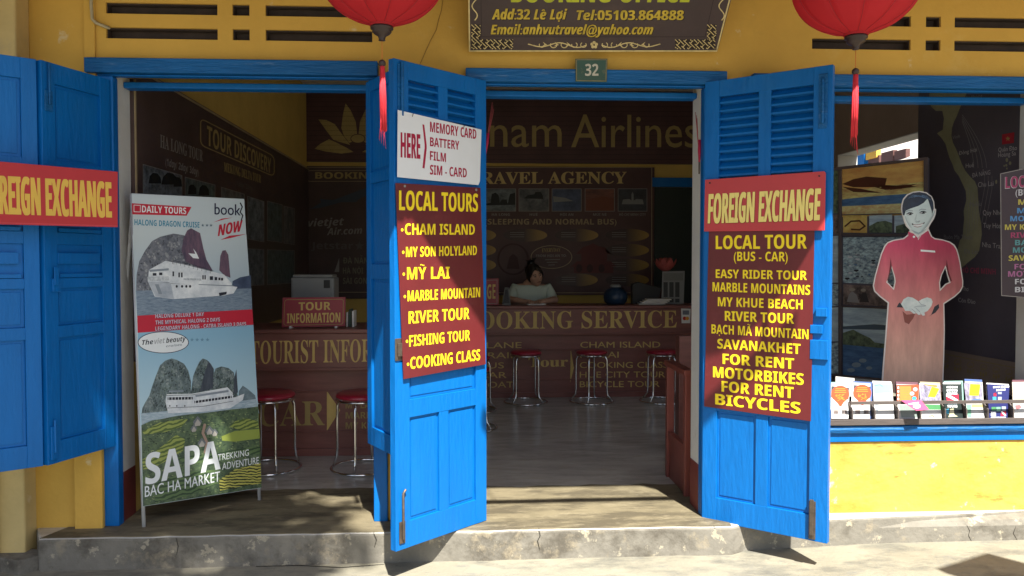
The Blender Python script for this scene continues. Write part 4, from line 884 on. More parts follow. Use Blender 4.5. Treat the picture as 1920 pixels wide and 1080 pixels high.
b = Board(V((0, yc-.0508, 0)), V((0, -1, 0)))
b.text('BOOKING SERVICE', (868, 617), (1269, 614), 32, 'rb', GOLD, 2)
b.print_on('lettering', tc_)
b = Board(V((0, yc-.0008, 0)), V((0, -1, 0)))
for t, x0, x1, y in (('PLANE', 898, 978, 653), ('TRAIN', 896, 976, 672), ('BUS', 899, 945, 691), ('CAR', 897, 950, 709), ('BOAT', 902, 963, 727), ('CHAM ISLAND', 1088, 1238, 652), ('MỸ LAI', 1088, 1160, 671), ('COOKING CLASS', 1087, 1252, 690), ('HUE CITY TOUR', 1087, 1247, 708), ('BICYCLE TOUR', 1087, 1237, 726)): b.text(t, (x0, y), (x1, y-.5), 11, 'r', GOLD, 2, fat=.02)
b.text('Tour', (991, 688), (1065, 687), 18, 'rb', GOLD, 2, fat=.03); b.poly([(1070, 654), (1076, 690), (1069, 718)], GOLD, 2)
b.print_on('lettering', tc_)
b = Board(V((0, yc-.0512, 0)), V((0, -1, 0))); root = thing('card_sticker', 'small white payment card sticker on the right end of the booking counter', 'sticker', b.pt(1285, 604)); b.root = root
b.slab([(1277, 578), (1295, 579), (1294, 606), (1278, 606)], .0003, PAPER, 'sheet', root)
b.rect(1280, 582, 1292, 590, pmat('sticker_grey', 120, 125, 135), 2); b.ell(1283.5, 597, 3.5, 3.5, pmat('sticker_red', 190, 50, 40), 2, 14); b.ell(1288.5, 597, 3.5, 3.5, pmat('sticker_amber', 225, 160, 60), 3, 14); fin(b, 'print')
# ---- stools
def make_stool(sr, loc, label, group='red topped chrome stools'):
    t = thing('bar_stool', label, 'stool', loc, group)
    q = MB(); q.lathe([(0, .456), (sr-.012, .456), (sr-.003, .461), (sr, .470), (sr-.006, .481), (sr-.03, .492), (0, .496)], (0, 0, 0), REDVINYL, 36); q.build('seat', t, world=False)
    q = MB(); q.tube([(math.cos(a)*(sr-.004), math.sin(a)*(sr-.004), .445) for a in [2*math.pi*k/32 for k in range(32)]], .007, CHROME, 8, True); q.build('seat_rim', t, world=False)
    q = MB(); q.tube([(math.cos(a)*.2, math.sin(a)*.2, .010) for a in [2*math.pi*k/40 for k in range(40)]], .009, CHROME, 8, True); q.build('foot_ring', t, world=False)
    for k in range(4):
        a = math.pi/2*k+.5; c = V((math.cos(a), math.sin(a), 0)); ri = sr-.045
        path = [c*(ri-.03)+UZ*.441, c*(ri+.0)+UZ*.440, c*(ri+.03)+UZ*.428, c*(ri+.042)+UZ*.40, c*(ri+.045)+UZ*.3, c*(ri+.045)+UZ*.12, c*(ri+.05)+UZ*.07, c*.196+UZ*.02]
        q = MB(); q.tube(path, .0085, CHROME, 8); q.build('leg', t, world=False)
    return t
near = make_stool(.172, G(503, 879, FZ), 'round red topped chrome stool half hidden behind the stand banner')
far = make_stool(.147, G(986, 755, FZ), 'round red topped chrome stool below the PLANE and TRAIN list at the booking counter')
far.rotation_euler.z = .35
def dup(src, px, py, rz, label):
    c = copy_tree(src); c.location = G(px, py, FZ); c.rotation_euler.z = rz; c['label'] = label
dup(near, 682, 879, .9, 'red topped chrome stool beside the blue shutter, under the information counter arrow')
dup(far, 1109, 754, .75, 'red topped chrome stool before the right list, middle of the booking counter')
dup(far, 1240, 753, .3, 'round red topped chrome stool partly hidden by the red brown wooden gate')
dup(far, 884, 804, .4, 'round red topped chrome stool peeping out beside the left louvred door, nearer the street')
dup(far, 888, 770, 1.1, 'red topped chrome stool showing only a leg behind the left louvred door')
# ---- wooden gate by the right jamb
A = G(1289, 930, FZ); B_ = G(1255, 893, FZ); zt = P(1290, 697, A.y).z
t = thing('wooden_gate', 'low red brown wooden gate panel standing inside the right doorway jamb', 'gate', A)
d = B_-A; d.z = 0; Ln = d.length; d.normalize(); nn = V((-d.y, d.x, 0)); O = V((A.x, A.y, FZ))
for a in (-.02, Ln-.02):
    q = MB(); q.obox(O, d, nn, UZ, (a, a+.04, -.022, .022, 0, zt-FZ-.02), REDW2); q.build('post', t, .003)
q = MB(); q.obox(O, d, nn, UZ, (-.03, Ln+.03, -.03, .03, zt-FZ-.02, zt-FZ+.012), REDW2); q.build('top_rail', t, .004)
q = MB(); q.obox(O, d, nn, UZ, (.02, Ln-.02, -.016, .016, .24, .28), REDW2); q.build('middle_rail', t, .003)
q = MB(); q.obox(O, d, nn, UZ, (.02, Ln-.02, -.007, .007, .0, .239), REDW2); q.build('lower_panel', t)
O2 = P(1290, 690, 1.2)
q = MB(); q.box(O2.x-.06, O2.x+.12, 1.2, 1.3, FZ, P(1285, 630, 1.2).z, REDW)
o = q.build('wooden_post', bevel=.006); tag(o, 'dark red brown post behind the wooden gate near the white jamb', 'post')
# ---- things on the counters
b = sign('desk_sign', 'small red tour information desk sign on two white feet on the information counter', 'desk sign', [(530, 558), (648, 557), (647, 612), (528, 614)], (V((0, yl+.03, 0)), V((0, -1, 0))), mat('dusty_red_sign', (.30, .04, .06), .45, .08, 6), .006)
b.rrect([(534, 562), (644, 561), (643, 608), (532, 610)], 5, 1, GOLDD, 1)
b.text('TOUR', (560, 582), (620, 581), 15, 'sb', GOLD, 2, fat=.03); b.text('INFORMATION', (538, 606), (638, 604), 18, 'sb', GOLD, 2, fat=.02)
fin(b)
for x in (546, 631):
    p = P(x, 613, yl+.033); q = MB(); q.box(p.x-.008, p.x+.008, yl+.0, yl+.06, zl, p.z+.006, PAPER); q.build('foot', b.root, .002)
b = sign('desk_sign', 'red money exchange desk sign standing at the left end of the booking counter', 'desk sign', [(850, 524), (935, 522), (935, 572), (850, 573)], (V((0, yc+.02, 0)), V((0, -1, 0))), mat('dusty_red_sign', (.30, .04, .06), .45, .08, 6), .006)
b.stroke([(853, 527), (932, 525), (932, 569), (853, 570)], 1, GREYP, 1, True); b.text('EXCHANGE', (858, 562), (929, 560), 27, 'sb', GOLD, 2); fin(b)
p = P(585, 556, yl+.3); s = 5.7/1500
W0, W1, H0 = P(545, 500, yl+.3).x, P(626, 500, yl+.3).x, P(585, 515, yl+.3).z
t = thing('printer', 'grey white box shaped printer on the information counter behind the desk sign', 'printer', ((W0+W1)/2, yl+.4, zl))
GREYB = mat('grey_white_plastic', (.24, .25, .25), .5, .04, 5)
q = MB(); q.box(W0, W1, yl+.3, yl+.52, zl, H0-.02, GREYB); q.build('body', t, .012)
q = MB(); q.box(W0+.01, W1-.01, yl+.31, yl+.5, H0-.0195, H0, GREYB); q.build('lid', t, .008)
q = MB(); x = P(613, 530, yl+.3).x; q.box(x-.022, x+.022, yl+.294, yl+.2995, P(613, 540, yl+.3).z, P(613, 525, yl+.3).z, BLACK); q.build('badge', t, .003)
for k, (px, h, c) in enumerate(((651, .10, PAPER), (656, .12, pmat('book_green', 60, 80, 70)), (662, .11, PAPER))):
    x = P(px, 600, yl+.12).x; q = MB(); q.box(x-.008, x+.006, yl+.12, yl+.25, zl, zl+h, c); o = q.build('booklet', bevel=.002); tag(o, ('thin white booklet upright next to the tour information sign', 'dark green booklet upright between two white booklets', 'white booklet upright nearest the blue shutter on the information counter')[k], 'booklet', 'booklets on the counter')
t = thing('desk_photo', 'small white photo frame leaning back beside the seated woman', 'desk photo', P(948, 572, yc+.1))
q = MB(); a = P(941, 572, yc+.1); c = P(957, 572, yc+.1); q.prism([V((a.x, yc+.1, zc_)), V((c.x, yc+.06, zc_)), V((c.x-.02, yc+.13, zc_+.17)), V((a.x+.03, yc+.16, zc_+.17))], V((.004, .012, 0)), GREYB); q.build('frame', t, .002)
q = MB(); q.prism([V((a.x+.012, yc+.093, zc_+.02)), V((c.x-.012, yc+.062, zc_+.02)), V((c.x-.028, yc+.122, zc_+.15)), V((a.x+.036, yc+.148, zc_+.15))], V((0, -.004, .001)), pmat('frame_picture', 90, 92, 96)); q.build('picture', t)
pc = P(1154, 568, yc+.17); r = (1177-1131)/2*(yc+.17+DC)/1500
GLZ = mat('cobalt_glaze', (.012, .035, .08), .3, .1, 6, spec=.4)
t = thing('blue_jar', 'round cobalt blue jar with a pale lid on the booking counter', 'jar', (pc.x, yc+.17, zc_))
q = MB(); q.lathe([(0, 0), (r*.7, 0), (r*.93, .03), (r, .07), (r*.95, .11), (r*.75, .145), (r*.5, .16), (r*.42, .17), (0, .17)], (pc.x, yc+.17, zc_), GLZ, 32); q.build('body', t)
q = MB(); q.lathe([(0, .171), (r*.45, .171), (r*.45, .19), (r*.3, .2), (0, .2)], (pc.x, yc+.17, zc_), GREYB, 24); q.build('lid', t)
a = P(1186, 560, yc+.24); c = P(1240, 560, yc+.24)
q = MB(); q.prism([(a.x, yc+.24, zc_), (c.x, yc+.24, zc_), (c.x, yc+.24, zc_+.16), (a.x+.06, yc+.24, zc_+.22), (a.x, yc+.24, zc_+.2)], V((0, .1, 0)), BLACK); o = q.build('file_holder', bevel=.004); tag(o, 'black sloping file holder behind the stack of papers', 'file holder')
t = thing('paper_stack', 'loose stack of white papers on the booking counter left of the price card', 'papers', P(1220, 571, yc+.05))
random.seed(5)
for k in range(4):
    a = P(1197+4*k, 570, yc+.03); q = MB(); z = zc_+.004+.014*k; dx = random.uniform(-.02, .02)
    q.prism([(a.x+dx, yc+.02, z), (a.x+.27, yc+.03+dx, z), (a.x+.27, yc+.2, z), (a.x+dx+.02, yc+.2, z)], V((0, 0, .011)), PAPER); q.build('paper', t, .001)
b = sign('price_card', 'upright grey price card printed with three dark columns near the pink lotus', 'price card', [(1242, 509), (1284, 508), (1282, 570), (1240, 570)], (V((0, yc+.06, 0)), V((0, -1, .12))), GREYB, .004)
b.rect(1244, 512, 1281, 526, pmat('print_card_header', 120, 122, 120), 1); cdk = pmat('print_card_dark', 62, 66, 68)
for k in range(3):
    b.rect(1244+11*k, 529, 1252+11*k, 557, cdk, 1); b.rect(1244+11*k, 560, 1252+11*k, 567, cdk, 1)
fin(b, 'print')
pf = P(1247, 500, yc+.22)
t = thing('paper_lotus', 'large pink paper lotus in a dark vase behind the price card', 'flower', (pf.x, yc+.25, zc_))
PINK = mat('pink_paper_petal', (.42, .10, .09), .7, .25, 14, spec=.2); FLD = mat('dull_olive_stem', (.07, .08, .03), .7, .1)
q = MB(); q.lathe([(0, 0), (.05, 0), (.06, .05), (.04, .12), (.03, .16), (0, .16)], (pf.x, yc+.25, zc_), DARKW, 20); q.build('vase', t)
q = MB(); q.tube([(pf.x, yc+.25, zc_+.15), (pf.x+.01, yc+.25, pf.z-.04)], .008, FLD, 6); q.build('stem', t)
for ring, (n_, ln, tilt) in enumerate(((6, .12, .45), (8, .15, .85), (9, .17, 1.35))):
    for k in range(n_):
        an = 2*math.pi*k/n_+ring*.4; out_ = V((math.cos(an), math.sin(an), 0)); side = V((-out_.y, out_.x, 0)); c0 = V((pf.x+.01, yc+.25, pf.z-.05)); vs = []; m_ = 6
        for i in range(m_+1):
            tt = i/m_; th_ = tilt*(1-.45*tt)
            p = c0+(out_*math.sin(th_)+UZ*math.cos(th_))*ln*tt; wd = .042*math.sin(math.pi*min(1, tt*.93+.06))**.7
            vs += [p-side*wd+UZ*.008, p-UZ*.004, p+side*wd+UZ*.008]
        q = MB(); q.mesh(vs, [(3*i+j, 3*i+j+1, 3*i+j+4, 3*i+j+3) for i in range(m_) for j in (0, 1)], PINK, True); q.build('petal', t, recalc=False)
t = thing('security_camera', 'small white dome camera in the corner beneath the yellow inner wall', 'camera', P(553, 283, YB-.25))
c = P(553, 284, YB-.25); q = MB(); q.ball(c, .03, .04, .028, PAPER); q.build('camera_head', t)
q = MB(); q.ball(c+V((.004, -.034, -.006)), .014, .012, .014, BLACK); q.build('lens', t)
q = MB(); q.tube([c+V((0, .02, .02)), c+V((0, .05, .09)), V((c.x-.01, YB-.045, c.z+.1))], .008, PAPER, 8); q.build('bracket', t)
# incense holders on the jambs
for px, py, lab, pts in ((1312, 300, 'bundle of red incense sticks in a holder on the white right jamb', ((1304, 210), (1312, 262), (1311, 296))), (910, 285, 'red incense stick on the left side of the central doorway', ((923, 192), (915, 250), (910, 282)))):
    Y_ = .03 if px > 1000 else .02
    t = thing('incense_holder', lab, 'incense', P(px, py, Y_), 'incense holders on the jambs')
    for k in range(3):
        q = MB(); q.tube([P(pts[0][0]+1.5*k, pts[0][1]+6*k, Y_), P(pts[2][0], pts[2][1], Y_)], .0014, mat('incense_red_stick', (.30, .05, .05), .7, 0), 5); q.build('incense_stick', t)
    a, c = P(pts[1][0], pts[1][1], Y_), P(pts[2][0], pts[2][1]+8, Y_)
    q = MB(); q.tube([a, a.lerp(c, .5), c], [.008, .009, .004], TCRIM, 8); q.build('paper_sleeve', t)
    q = MB(); q.tube([c, c+V((0, 0, -.06))], .004, STEEL, 6); q.build('spike', t)
# ================================================================== RIGHT WINDOW
# map board on the right wall
MW = (V((XR-.012, 0, 0)), V((-1, 0, 0)))
b = Board(*MW); y0, y1 = TH+.03, yo0-.01; zb = b.pt(1840, 720).z
MAPB = mat('dark_navy_map_board', (.105, .095, .125), .5, .2, 2)
root = thing('map_board', 'dark wall board with an olive country map and town names on the right inner wall', 'map', (XR, (y0+y1)/2, 1.6)); b.root = root
q = MB(); q.box(XR-.011, XR-.001, y0, y1, .9, ZCEIL-.05, MAPB); q.build('panel', root)
LAND = mat('olive_land_print', (.34, .34, .22), .5, .15, 8); GT = mat('grey_map_lettering', (.58, .57, .6), .5, 0); GTD = mat('dim_map_lettering', (.30, .30, .32), .5, 0)
b.poly([(1745, 150), (1815, 145), (1812, 176), (1806, 190), (1799, 205), (1794, 218), (1789, 228), (1785, 240), (1784, 255), (1787, 268), (1793, 280), (1798, 292), (1803, 306), (1810, 320), (1818, 330), (1828, 340), (1833, 352), (1834, 370), (1836, 400), (1840, 420), (1841, 440), (1838, 458), (1836, 470), (1828, 482), (1815, 492), (1806, 500), (1799, 506), (1795, 498), (1795, 470), (1800, 450), (1805, 445), (1806, 430), (1808, 410), (1807, 395), (1812, 375), (1811, 358), (1805, 345), (1798, 330), (1790, 320), (1786, 308), (1780, 295), (1773, 270), (1765, 258), (1757, 250), (1768, 243), (1769, 230), (1770, 222), (1767, 208), (1755, 208), (1746, 200), (1742, 185)], LAND, 1)
for t, p, q_, c, m in (('Hải Phòng', (1808, 187), (1842, 182), 6, GTD), ('Vinh', (1786, 261), (1800, 258), 6, GTD), ('Đồng Hới', (1798, 291), (1832, 284), 7, GT), ('Huế', (1811, 315), (1826, 313), 8, GT), ('ĐÀ NẴNG', (1823, 333), (1857, 327), 8, GT), ('Chu Lai', (1834, 351), (1863, 348), 9, GT), ('Pleiku', (1818, 388), (1840, 386), 8, GTD), ('Quy Nhơn', (1843, 403), (1884, 403), 9, GT), ('Tuy Hòa', (1844, 427), (1877, 428), 9, GT), ('Buôn Ma Thuột', (1770, 448), (1824, 449), 8, GTD), ('Nha Trang', (1842, 463), (1886, 467), 9, GT), ('Đà Lạt', (1808, 475), (1834, 476), 8, GTD), ('Cần Thơ', (1790, 543), (1816, 546), 8, GT), ('Côn Đảo', (1797, 566), (1829, 570), 8, GT), ('Quần Đảo', (1872, 285), (1907, 281), 8, GT), ('Hoàng Sa', (1872, 295), (1905, 291), 8, GT)):
    b.text(t, p, q_, c, 'r', m, 2, fat=.012)
b.text('HỒ CHÍ MINH', (1803, 511), (1867, 515), 10, 'sb', mat('dim_crimson_print', (.42, .07, .15), .5, 0), 2)
b.poly([(1879, 252), (1902, 248), (1901, 268), (1879, 271)], mat('flag_red_print', (.38, .02, .04), .5, .05), 1); b.star(1890, 260, 5, GOLDD, 2)
for x, y, rx, ry in ((1888, 300, 2.5, 4), (1894, 306, 2.5, 3.5), (1887, 310, 2, 2.5), (1883, 311, 1.5, 2), (1888, 316, 1.5, 2), (1868, 341, 2, 4)): b.ell(x, y, rx, ry, LAND, 1, 12)
for k in range(4):
    pts = []
    for i in range(14):
        tt = i/13; pts.append((1804+(46-8*k)*math.sin(tt*1.5), 215+tt*(100-4*k)+k*4))
    b.stroke(pts, .8, GTD, 1)
for k in range(3): b.stroke([(1846+7*k, 330+8*i) if i < 3 else (1846+7*k-(i-3)*1.5, 330+8*i) for i in range(12)], .7, GTD, 1)
for k in range(5): b.stroke([(1816+5*k, 352+6*k), (1814+5*k, 400), (1812+5*k, 440-3*k)], .6, GTD, 2)
b.stroke([(1745, 658), (1772, 664), (1905, 690)], 1.4, GOLDD, 1)
for k in range(6):
    cx_, cy_ = 1772+24*k, 676+4.7*k
    for s in (-1, 1): b.stroke([(cx_+s*(1+8*tt)*math.cos(4.6*tt)*.9, cy_+(1+8*tt)*math.sin(4.6*tt)*.8) for tt in [i/14 for i in range(15)]], 1.1, GOLDD, 1)
    for s in (-5, 0, 5): b.ell(cx_+s, cy_+13-abs(s)*.5, 1.6, 4.2, GOLDD, 2, 10)
fin(b, 'print')
BOOST = 2.3
# photo panel
pa, pb = P(1562, 500, 1.25), P(1741, 500, .75)
MULL = mat('grey_brown_frame', (.13, .10, .10), .45, .1, 6)
b = sign('picture_board', 'framed panel of beach and village photographs standing behind the cardboard hostess', 'picture board', [(1540, 318), (1741, 296), (1741, 722), (1540, 699)], vplane(pa, pb), MAPB, .012)
DES = photo('print_desert', (120, 72, 44), (205, 165, 105), 7, (1, 1, 5)); DES2 = photo('print_dune_sky', (150, 105, 60), (190, 140, 80), 5, (1, 1, 3)); SEAB = photo('print_deep_sea', (40, 66, 96), (66, 96, 128), 9, (1, 1, 4)); SND = photo('print_sand_beach', (150, 118, 76), (205, 172, 120), 16, (1, 1, 2))
VIL = photo('print_harbour', (50, 68, 86), (150, 172, 184), 34, (1, 1, 2)); COAST = photo('print_coast', (110, 128, 140), (150, 165, 174), 5, (1, 1, 5)); GRN = photo('print_shrub', (36, 46, 40), (90, 104, 78), 26); DUO = photo('print_sepia_portrait', (30, 26, 26), (112, 98, 92), 14)
b.poly([(1579, 316), (1736, 299), (1736, 402), (1579, 407)], DES2, 1)
DRK = pmat('print_dune_shadow', 92, 52, 36)
b.poly([(1579, 345), (1600, 336), (1625, 331), (1663, 334), (1660, 347), (1648, 352), (1664, 350), (1690, 347), (1720, 345), (1690, 354), (1660, 356), (1640, 351), (1600, 351)], DRK, 2); b.poly([(1579, 352), (1620, 354), (1736, 340), (1736, 375), (1579, 378)], DES, 1.5); b.poly([(1579, 350), (1615, 354), (1655, 362), (1600, 360)], DRK, 3); b.poly([(1640, 346), (1655, 352), (1700, 347), (1720, 350), (1670, 356)], DRK, 3)
b.poly([(1579, 374), (1625, 369), (1736, 361), (1736, 380), (1579, 388)], SEAB, 4); b.poly([(1579, 387), (1736, 379), (1736, 398), (1579, 404)], SND, 4)
for x0, x1, m in ((1581, 1626, photo('print_sand_curve', (140, 92, 42), (200, 155, 88), 8)), (1630, 1673, COAST), (1677, 1735, COAST)): b.poly([(x0, 404), (x1, 402), (x1, 437), (x0, 436)], m, 5)
b.stroke([(1584, 425), (1596, 415), (1612, 414), (1622, 424), (1612, 431), (1596, 430)], 3, DRK, 6); b.poly([(1630, 424), (1645, 416), (1660, 414), (1673, 418), (1673, 437), (1630, 436)], GRN, 6); b.poly([(1680, 424), (1695, 420), (1735, 418), (1735, 436), (1680, 437)], GRN, 6)
b.poly([(1581, 445), (1735, 444), (1735, 537), (1581, 530)], VIL, 5)
random.seed(11)
for k in range(46):
    x, y = random.uniform(1584, 1700), random.uniform(462, 524); s_ = random.uniform(1.2, 3.2); b.poly([(x-s_*1.6, y), (x-s_, y-s_*.7), (x+s_, y-s_*.7), (x+s_*1.6, y), (x, y+s_*.6)], (PWHITE, PDK, PGREY, SEAB)[k % 4], 6+k % 3)
b.poly([(1581, 533), (1735, 541), (1735, 577), (1581, 571)], DUO, 5); b.poly([(1588, 566), (1592, 552), (1598, 546), (1606, 552), (1612, 568)], pmat('print_shirt', 160, 158, 156), 6); b.ell(1598, 543, 6, 3, pmat('print_hat', 175, 165, 150), 7, 14); b.poly([(1612, 566), (1616, 550), (1624, 548), (1630, 567)], pmat('print_shirt_dark', 70, 66, 66), 6); b.ell(1619, 544, 5, 3, pmat('print_hat', 175, 165, 150), 7, 14)
b.poly([(1581, 576), (1735, 582), (1735, 716), (1581, 703)], COAST, 5); b.poly([(1581, 624), (1600, 618), (1615, 626), (1632, 634), (1640, 642), (1660, 645), (1735, 650), (1735, 662), (1581, 648)], GRN, 6); b.poly([(1581, 646), (1735, 660), (1735, 716), (1581, 703)], SEAB, 7); b.poly([(1581, 612), (1640, 608), (1735, 616), (1735, 620), (1581, 617)], pmat('print_far_ridge', 92, 110, 122), 6)
for x, y, s_ in ((1606, 684, 6), (1618, 676, 5), (1596, 694, 5), (1630, 690, 4)): b.ell(x, y, s_*1.5, s_*.8, pmat('print_foam', 150, 172, 184), 8, 9)
for y0_, y1_, m in ((322, 400, GRN), (404, 440, DUO), (444, 530, COAST), (534, 574, VIL), (578, 640, COAST), (644, 700, VIL)): b.poly([(1545, y0_), (1572, y0_-2), (1572, y1_), (1545, y1_)], m, 5)
b.print_on('print', b.root)
def fbar(p, q, w_): 
    a, c = b.pt(*p, 0), b.pt(*q, 0); m_ = MB(); dd = (c-a).normalized(); ss = dd.cross(b.n); m_.obox(a, dd, ss, b.n, (0, (c-a).length, -w_/2, w_/2, .003, .018), MULL); m_.build('frame_bar', b.root, .002)
fbar((1577, 320), (1577, 702), .02); fbar((1737.5, 298), (1737.5, 720), .022); fbar((1545, 319), (1741, 297.5), .018); fbar((1580, 440), (1736, 441), .012); fbar((1580, 574), (1736, 581), .01); fbar((1580, 403), (1736, 400), .006); fbar((1545, 701), (1741, 720), .014)
for x in (1560, 1728):
    p = b.pt(x, 700, -.02); q = MB(); q.box(p.x-.015, p.x+.015, p.y-.0, p.y+.03, FZ, p.z, MULL); q.build('leg', b.root)
BOOST = 1.0
# cardboard hostess
YH = .30
b = Board(V((0, YH, 0)), V((0, -1, 0)))
root = thing('hostess_cutout', 'flat cardboard cutout of a smiling hostess in a red tunic behind the brochures', 'cardboard cutout', P(1712, 720, YH)); b.root = root
OUT = [(1691, 400), (1689.5, 392), (1690, 384), (1693, 373), (1701, 364), (1712, 359.5), (1724, 358), (1737, 360.5), (1747, 368), (1751.5, 378), (1752.5, 391), (1755.5, 392), (1754.5, 402), (1751, 411), (1745.5, 419), (1741, 428), (1743, 433), (1747.5, 443), (1753, 446.5), (1768, 449), (1781, 453), (1790, 459), (1794.5, 467), (1798, 478), (1801, 492), (1803.5, 510), (1806, 526), (1806, 537), (1801, 547), (1790, 557), (1770.5, 570), (1771, 590), (1771.5, 620), (1770, 680), (1768, 735), (1652, 735), (1655, 690), (1659, 640), (1664.5, 568), (1649, 556), (1639, 546), (1636.5, 536), (1640, 518), (1645, 500), (1651.5, 476), (1658, 461), (1664, 454), (1675, 449.5), (1694, 446.5), (1702, 440), (1706, 431), (1699, 424), (1695, 415)]
HL = [(1671.5, 501), (1676.5, 520), (1677.5, 528), (1675, 540), (1664, 529), (1667.5, 515)]; HR = [(1772.5, 502), (1776, 516), (1780, 529), (1773, 532), (1763.5, 542), (1762.5, 530), (1766, 516)]
def fill(loops):
    cu = bpy.data.curves.new('f', 'CURVE'); cu.dimensions = '2D'; cu.fill_mode = 'FRONT'
    for lp in loops:
        sp = cu.splines.new('POLY'); sp.points.add(len(lp)-1); sp.use_cyclic_u = True
        for p_, (x, y) in zip(sp.points, lp): p_.co = ((x-1700)/100, (500-y)/100, 0, 1)
    ob = bpy.data.objects.new('f', cu); _tc.objects.link(ob); bpy.context.view_layer.update()
    me = bpy.data.meshes.new_from_object(ob.evaluated_get(bpy.context.evaluated_depsgraph_get()))
    vs = [(v.co.x*100+1700, 500-v.co.y*100) for v in me.vertices]; fs = [tuple(p_.vertices) for p_ in me.polygons]
    bpy.data.objects.remove(ob); bpy.data.curves.remove(cu); bpy.data.meshes.remove(me); return vs, fs
def inset(pts, d):
    a = miter(pts, d, True); return a
def area(pts): return sum(pts[i-1][0]*p[1]-p[0]*pts[i-1][1] for i, p in enumerate(pts))/2
def grow(pts, d): return inset(pts, d if area(pts) < 0 else -d)
EDGE = mat('white_cut_edge', (.62, .60, .58), .6, .05)
vs, fs = fill([OUT, HL, HR])
q = MB(); q.mesh([b.pt(x, y, 0) for x, y in vs], fs, EDGE); q.mesh([b.pt(x, y, -.004) for x, y in vs], fs, EDGE)
for lp in (OUT, HL, HR):
    n_ = len(lp); q.mesh([b.pt(x, y, 0) for x, y in lp]+[b.pt(x, y, -.004) for x, y in lp], [(i, (i+1) % n_, n_+(i+1) % n_, n_+i) for i in range(n_)], EDGE)
q.build('card_outline', root, recalc=False)
q = MB(); p = b.pt(1712, 730, -.02); q.box(p.x-.02, p.x+.02, YH+.005, YH+.02, FZ, p.z+.3, EDGE); q.box(p.x-.02, p.x+.02, YH+.021, YH+.25, FZ, FZ+.02, EDGE); q.build('easel_strut', root)
DRESS = grad('print_red_tunic', (206, 166, 146), (184, 58, 92), b.pt(1700, 700).z, b.pt(1700, 460).z)
def folds(m, amt, sc, st):                     # printed cloth folds and grain over a printed colour
    n = m.node_tree.nodes; L = m.node_tree.links; bs = n['Principled BSDF']; src = bs.inputs['Base Color'].links[0].from_socket
    tc = n.new('ShaderNodeTexCoord'); mp = n.new('ShaderNodeMapping'); mp.inputs['Scale'].default_value = st; t = n.new('ShaderNodeTexNoise'); t.inputs['Scale'].default_value = sc; t.inputs['Detail'].default_value = 7; t.inputs['Roughness'].default_value = .6
    r = n.new('ShaderNodeMapRange'); r.inputs['From Min'].default_value = .3; r.inputs['From Max'].default_value = .7; r.inputs['To Min'].default_value = 1-amt; r.inputs['To Max'].default_value = 1+amt*.6
    v_ = n.new('ShaderNodeVectorMath'); v_.operation = 'SCALE'; L.new(tc.outputs['Object'], mp.inputs[0]); L.new(mp.outputs[0], t.inputs['Vector']); L.new(t.outputs['Fac'], r.inputs['Value']); L.new(src, v_.inputs[0]); L.new(r.outputs[0], v_.inputs['Scale']); L.new(v_.outputs[0], bs.inputs['Base Color'])
folds(DRESS, .34, 5, (2.4, 1, .55))
body = [(1702.5, 434), (1714, 438.5), (1721.5, 446), (1727, 440), (1740, 431.5), (1745.5, 444), (1752, 448.5), (1768, 451), (1780, 455), (1788, 461), (1792.5, 468), (1796, 479), (1799, 493), (1801.5, 510), (1804, 526), (1804, 536.5), (1799, 546), (1789, 555), (1768.5, 568.5), (1769, 590), (1769.5, 620), (1768, 680), (1766, 735), (1654.5, 735), (1657.5, 690), (1661.5, 640), (1667, 567), (1650.5, 554.5), (1641, 545), (1638.8, 536), (1642, 518.5), (1647, 500.5), (1653.5, 477), (1660, 462.5), (1665, 456), (1676, 451.5), (1695, 448.5), (1703, 442)]
vs, fs = fill([body, grow(HL, 2), grow(HR, 2)])
q = MB(); q.mesh([b.pt(x, y, LV) for x, y in vs], fs, DRESS); q.build('printed_tunic', root, recalc=False)
SKIN = photo('print_pale_face', (176, 196, 198), (206, 218, 216), 6); HAIR = photo('print_black_hair', (16, 22, 32), (34, 48, 70), 8); SHD2 = pmat('print_fold_shadow', 100, 40, 48); LIP = pmat('print_lip', 150, 110, 112)
q = MB()
b.poly([(1694, 398), (1697, 388), (1712, 378), (1738, 371), (1746, 385), (1749, 396), (1752.5, 394.5), (1752, 402), (1748, 409), (1744.5, 416), (1738, 427), (1729, 435), (1722, 440), (1714, 436), (1706, 429), (1701, 422), (1697, 413), (1694.5, 405)], SKIN, 2, q)
b.poly([(1722, 440), (1715, 437), (1707, 430), (1722, 436), (1738, 428), (1730, 435)], pmat('print_chin_shade', 150, 168, 172), 3, q)
q.build('printed_face', root, recalc=False)
q = MB(); b.poly([(1692.5, 403), (1691.5, 392), (1692, 385), (1694.5, 375), (1702, 366), (1712, 361.5), (1724, 360), (1736, 362.5), (1745.5, 369), (1749.5, 379), (1750.5, 391), (1748, 400), (1745.5, 392), (1741.5, 379), (1739, 372), (1732, 380), (1722, 386), (1707, 391), (1698, 395), (1695.5, 404)], HAIR, 4, q); q.build('printed_hair', root, recalc=False)
q = MB()
for cx_, cy_ in ((1705.5, 401.5), (1730, 399)):
    b.poly([(cx_-6, cy_+.6), (cx_-3, cy_-2), (cx_+2, cy_-2.4), (cx_+6, cy_-.4), (cx_+3, cy_+1.8), (cx_-3, cy_+2)], PDK, 4, q); b.ell(cx_-2.6, cy_+.2, 1.1, .9, PWHITE, 5, 8, mb=q); b.stroke([(cx_-7, cy_-4.5), (cx_-2, cy_-6.8), (cx_+6, cy_-6)], 1.2, PGREY, 4, mb=q)
b.poly([(1710, 420), (1716, 422), (1724, 421.5), (1732, 418.5), (1727, 423.5), (1720, 425), (1714, 424)], PWHITE, 5, q); b.stroke([(1709, 420), (1716, 421.8), (1724, 421), (1733, 418)], 1, LIP, 6, mb=q); b.stroke([(1713, 424.2), (1720, 426), (1728, 423.8)], 1, LIP, 6, mb=q)
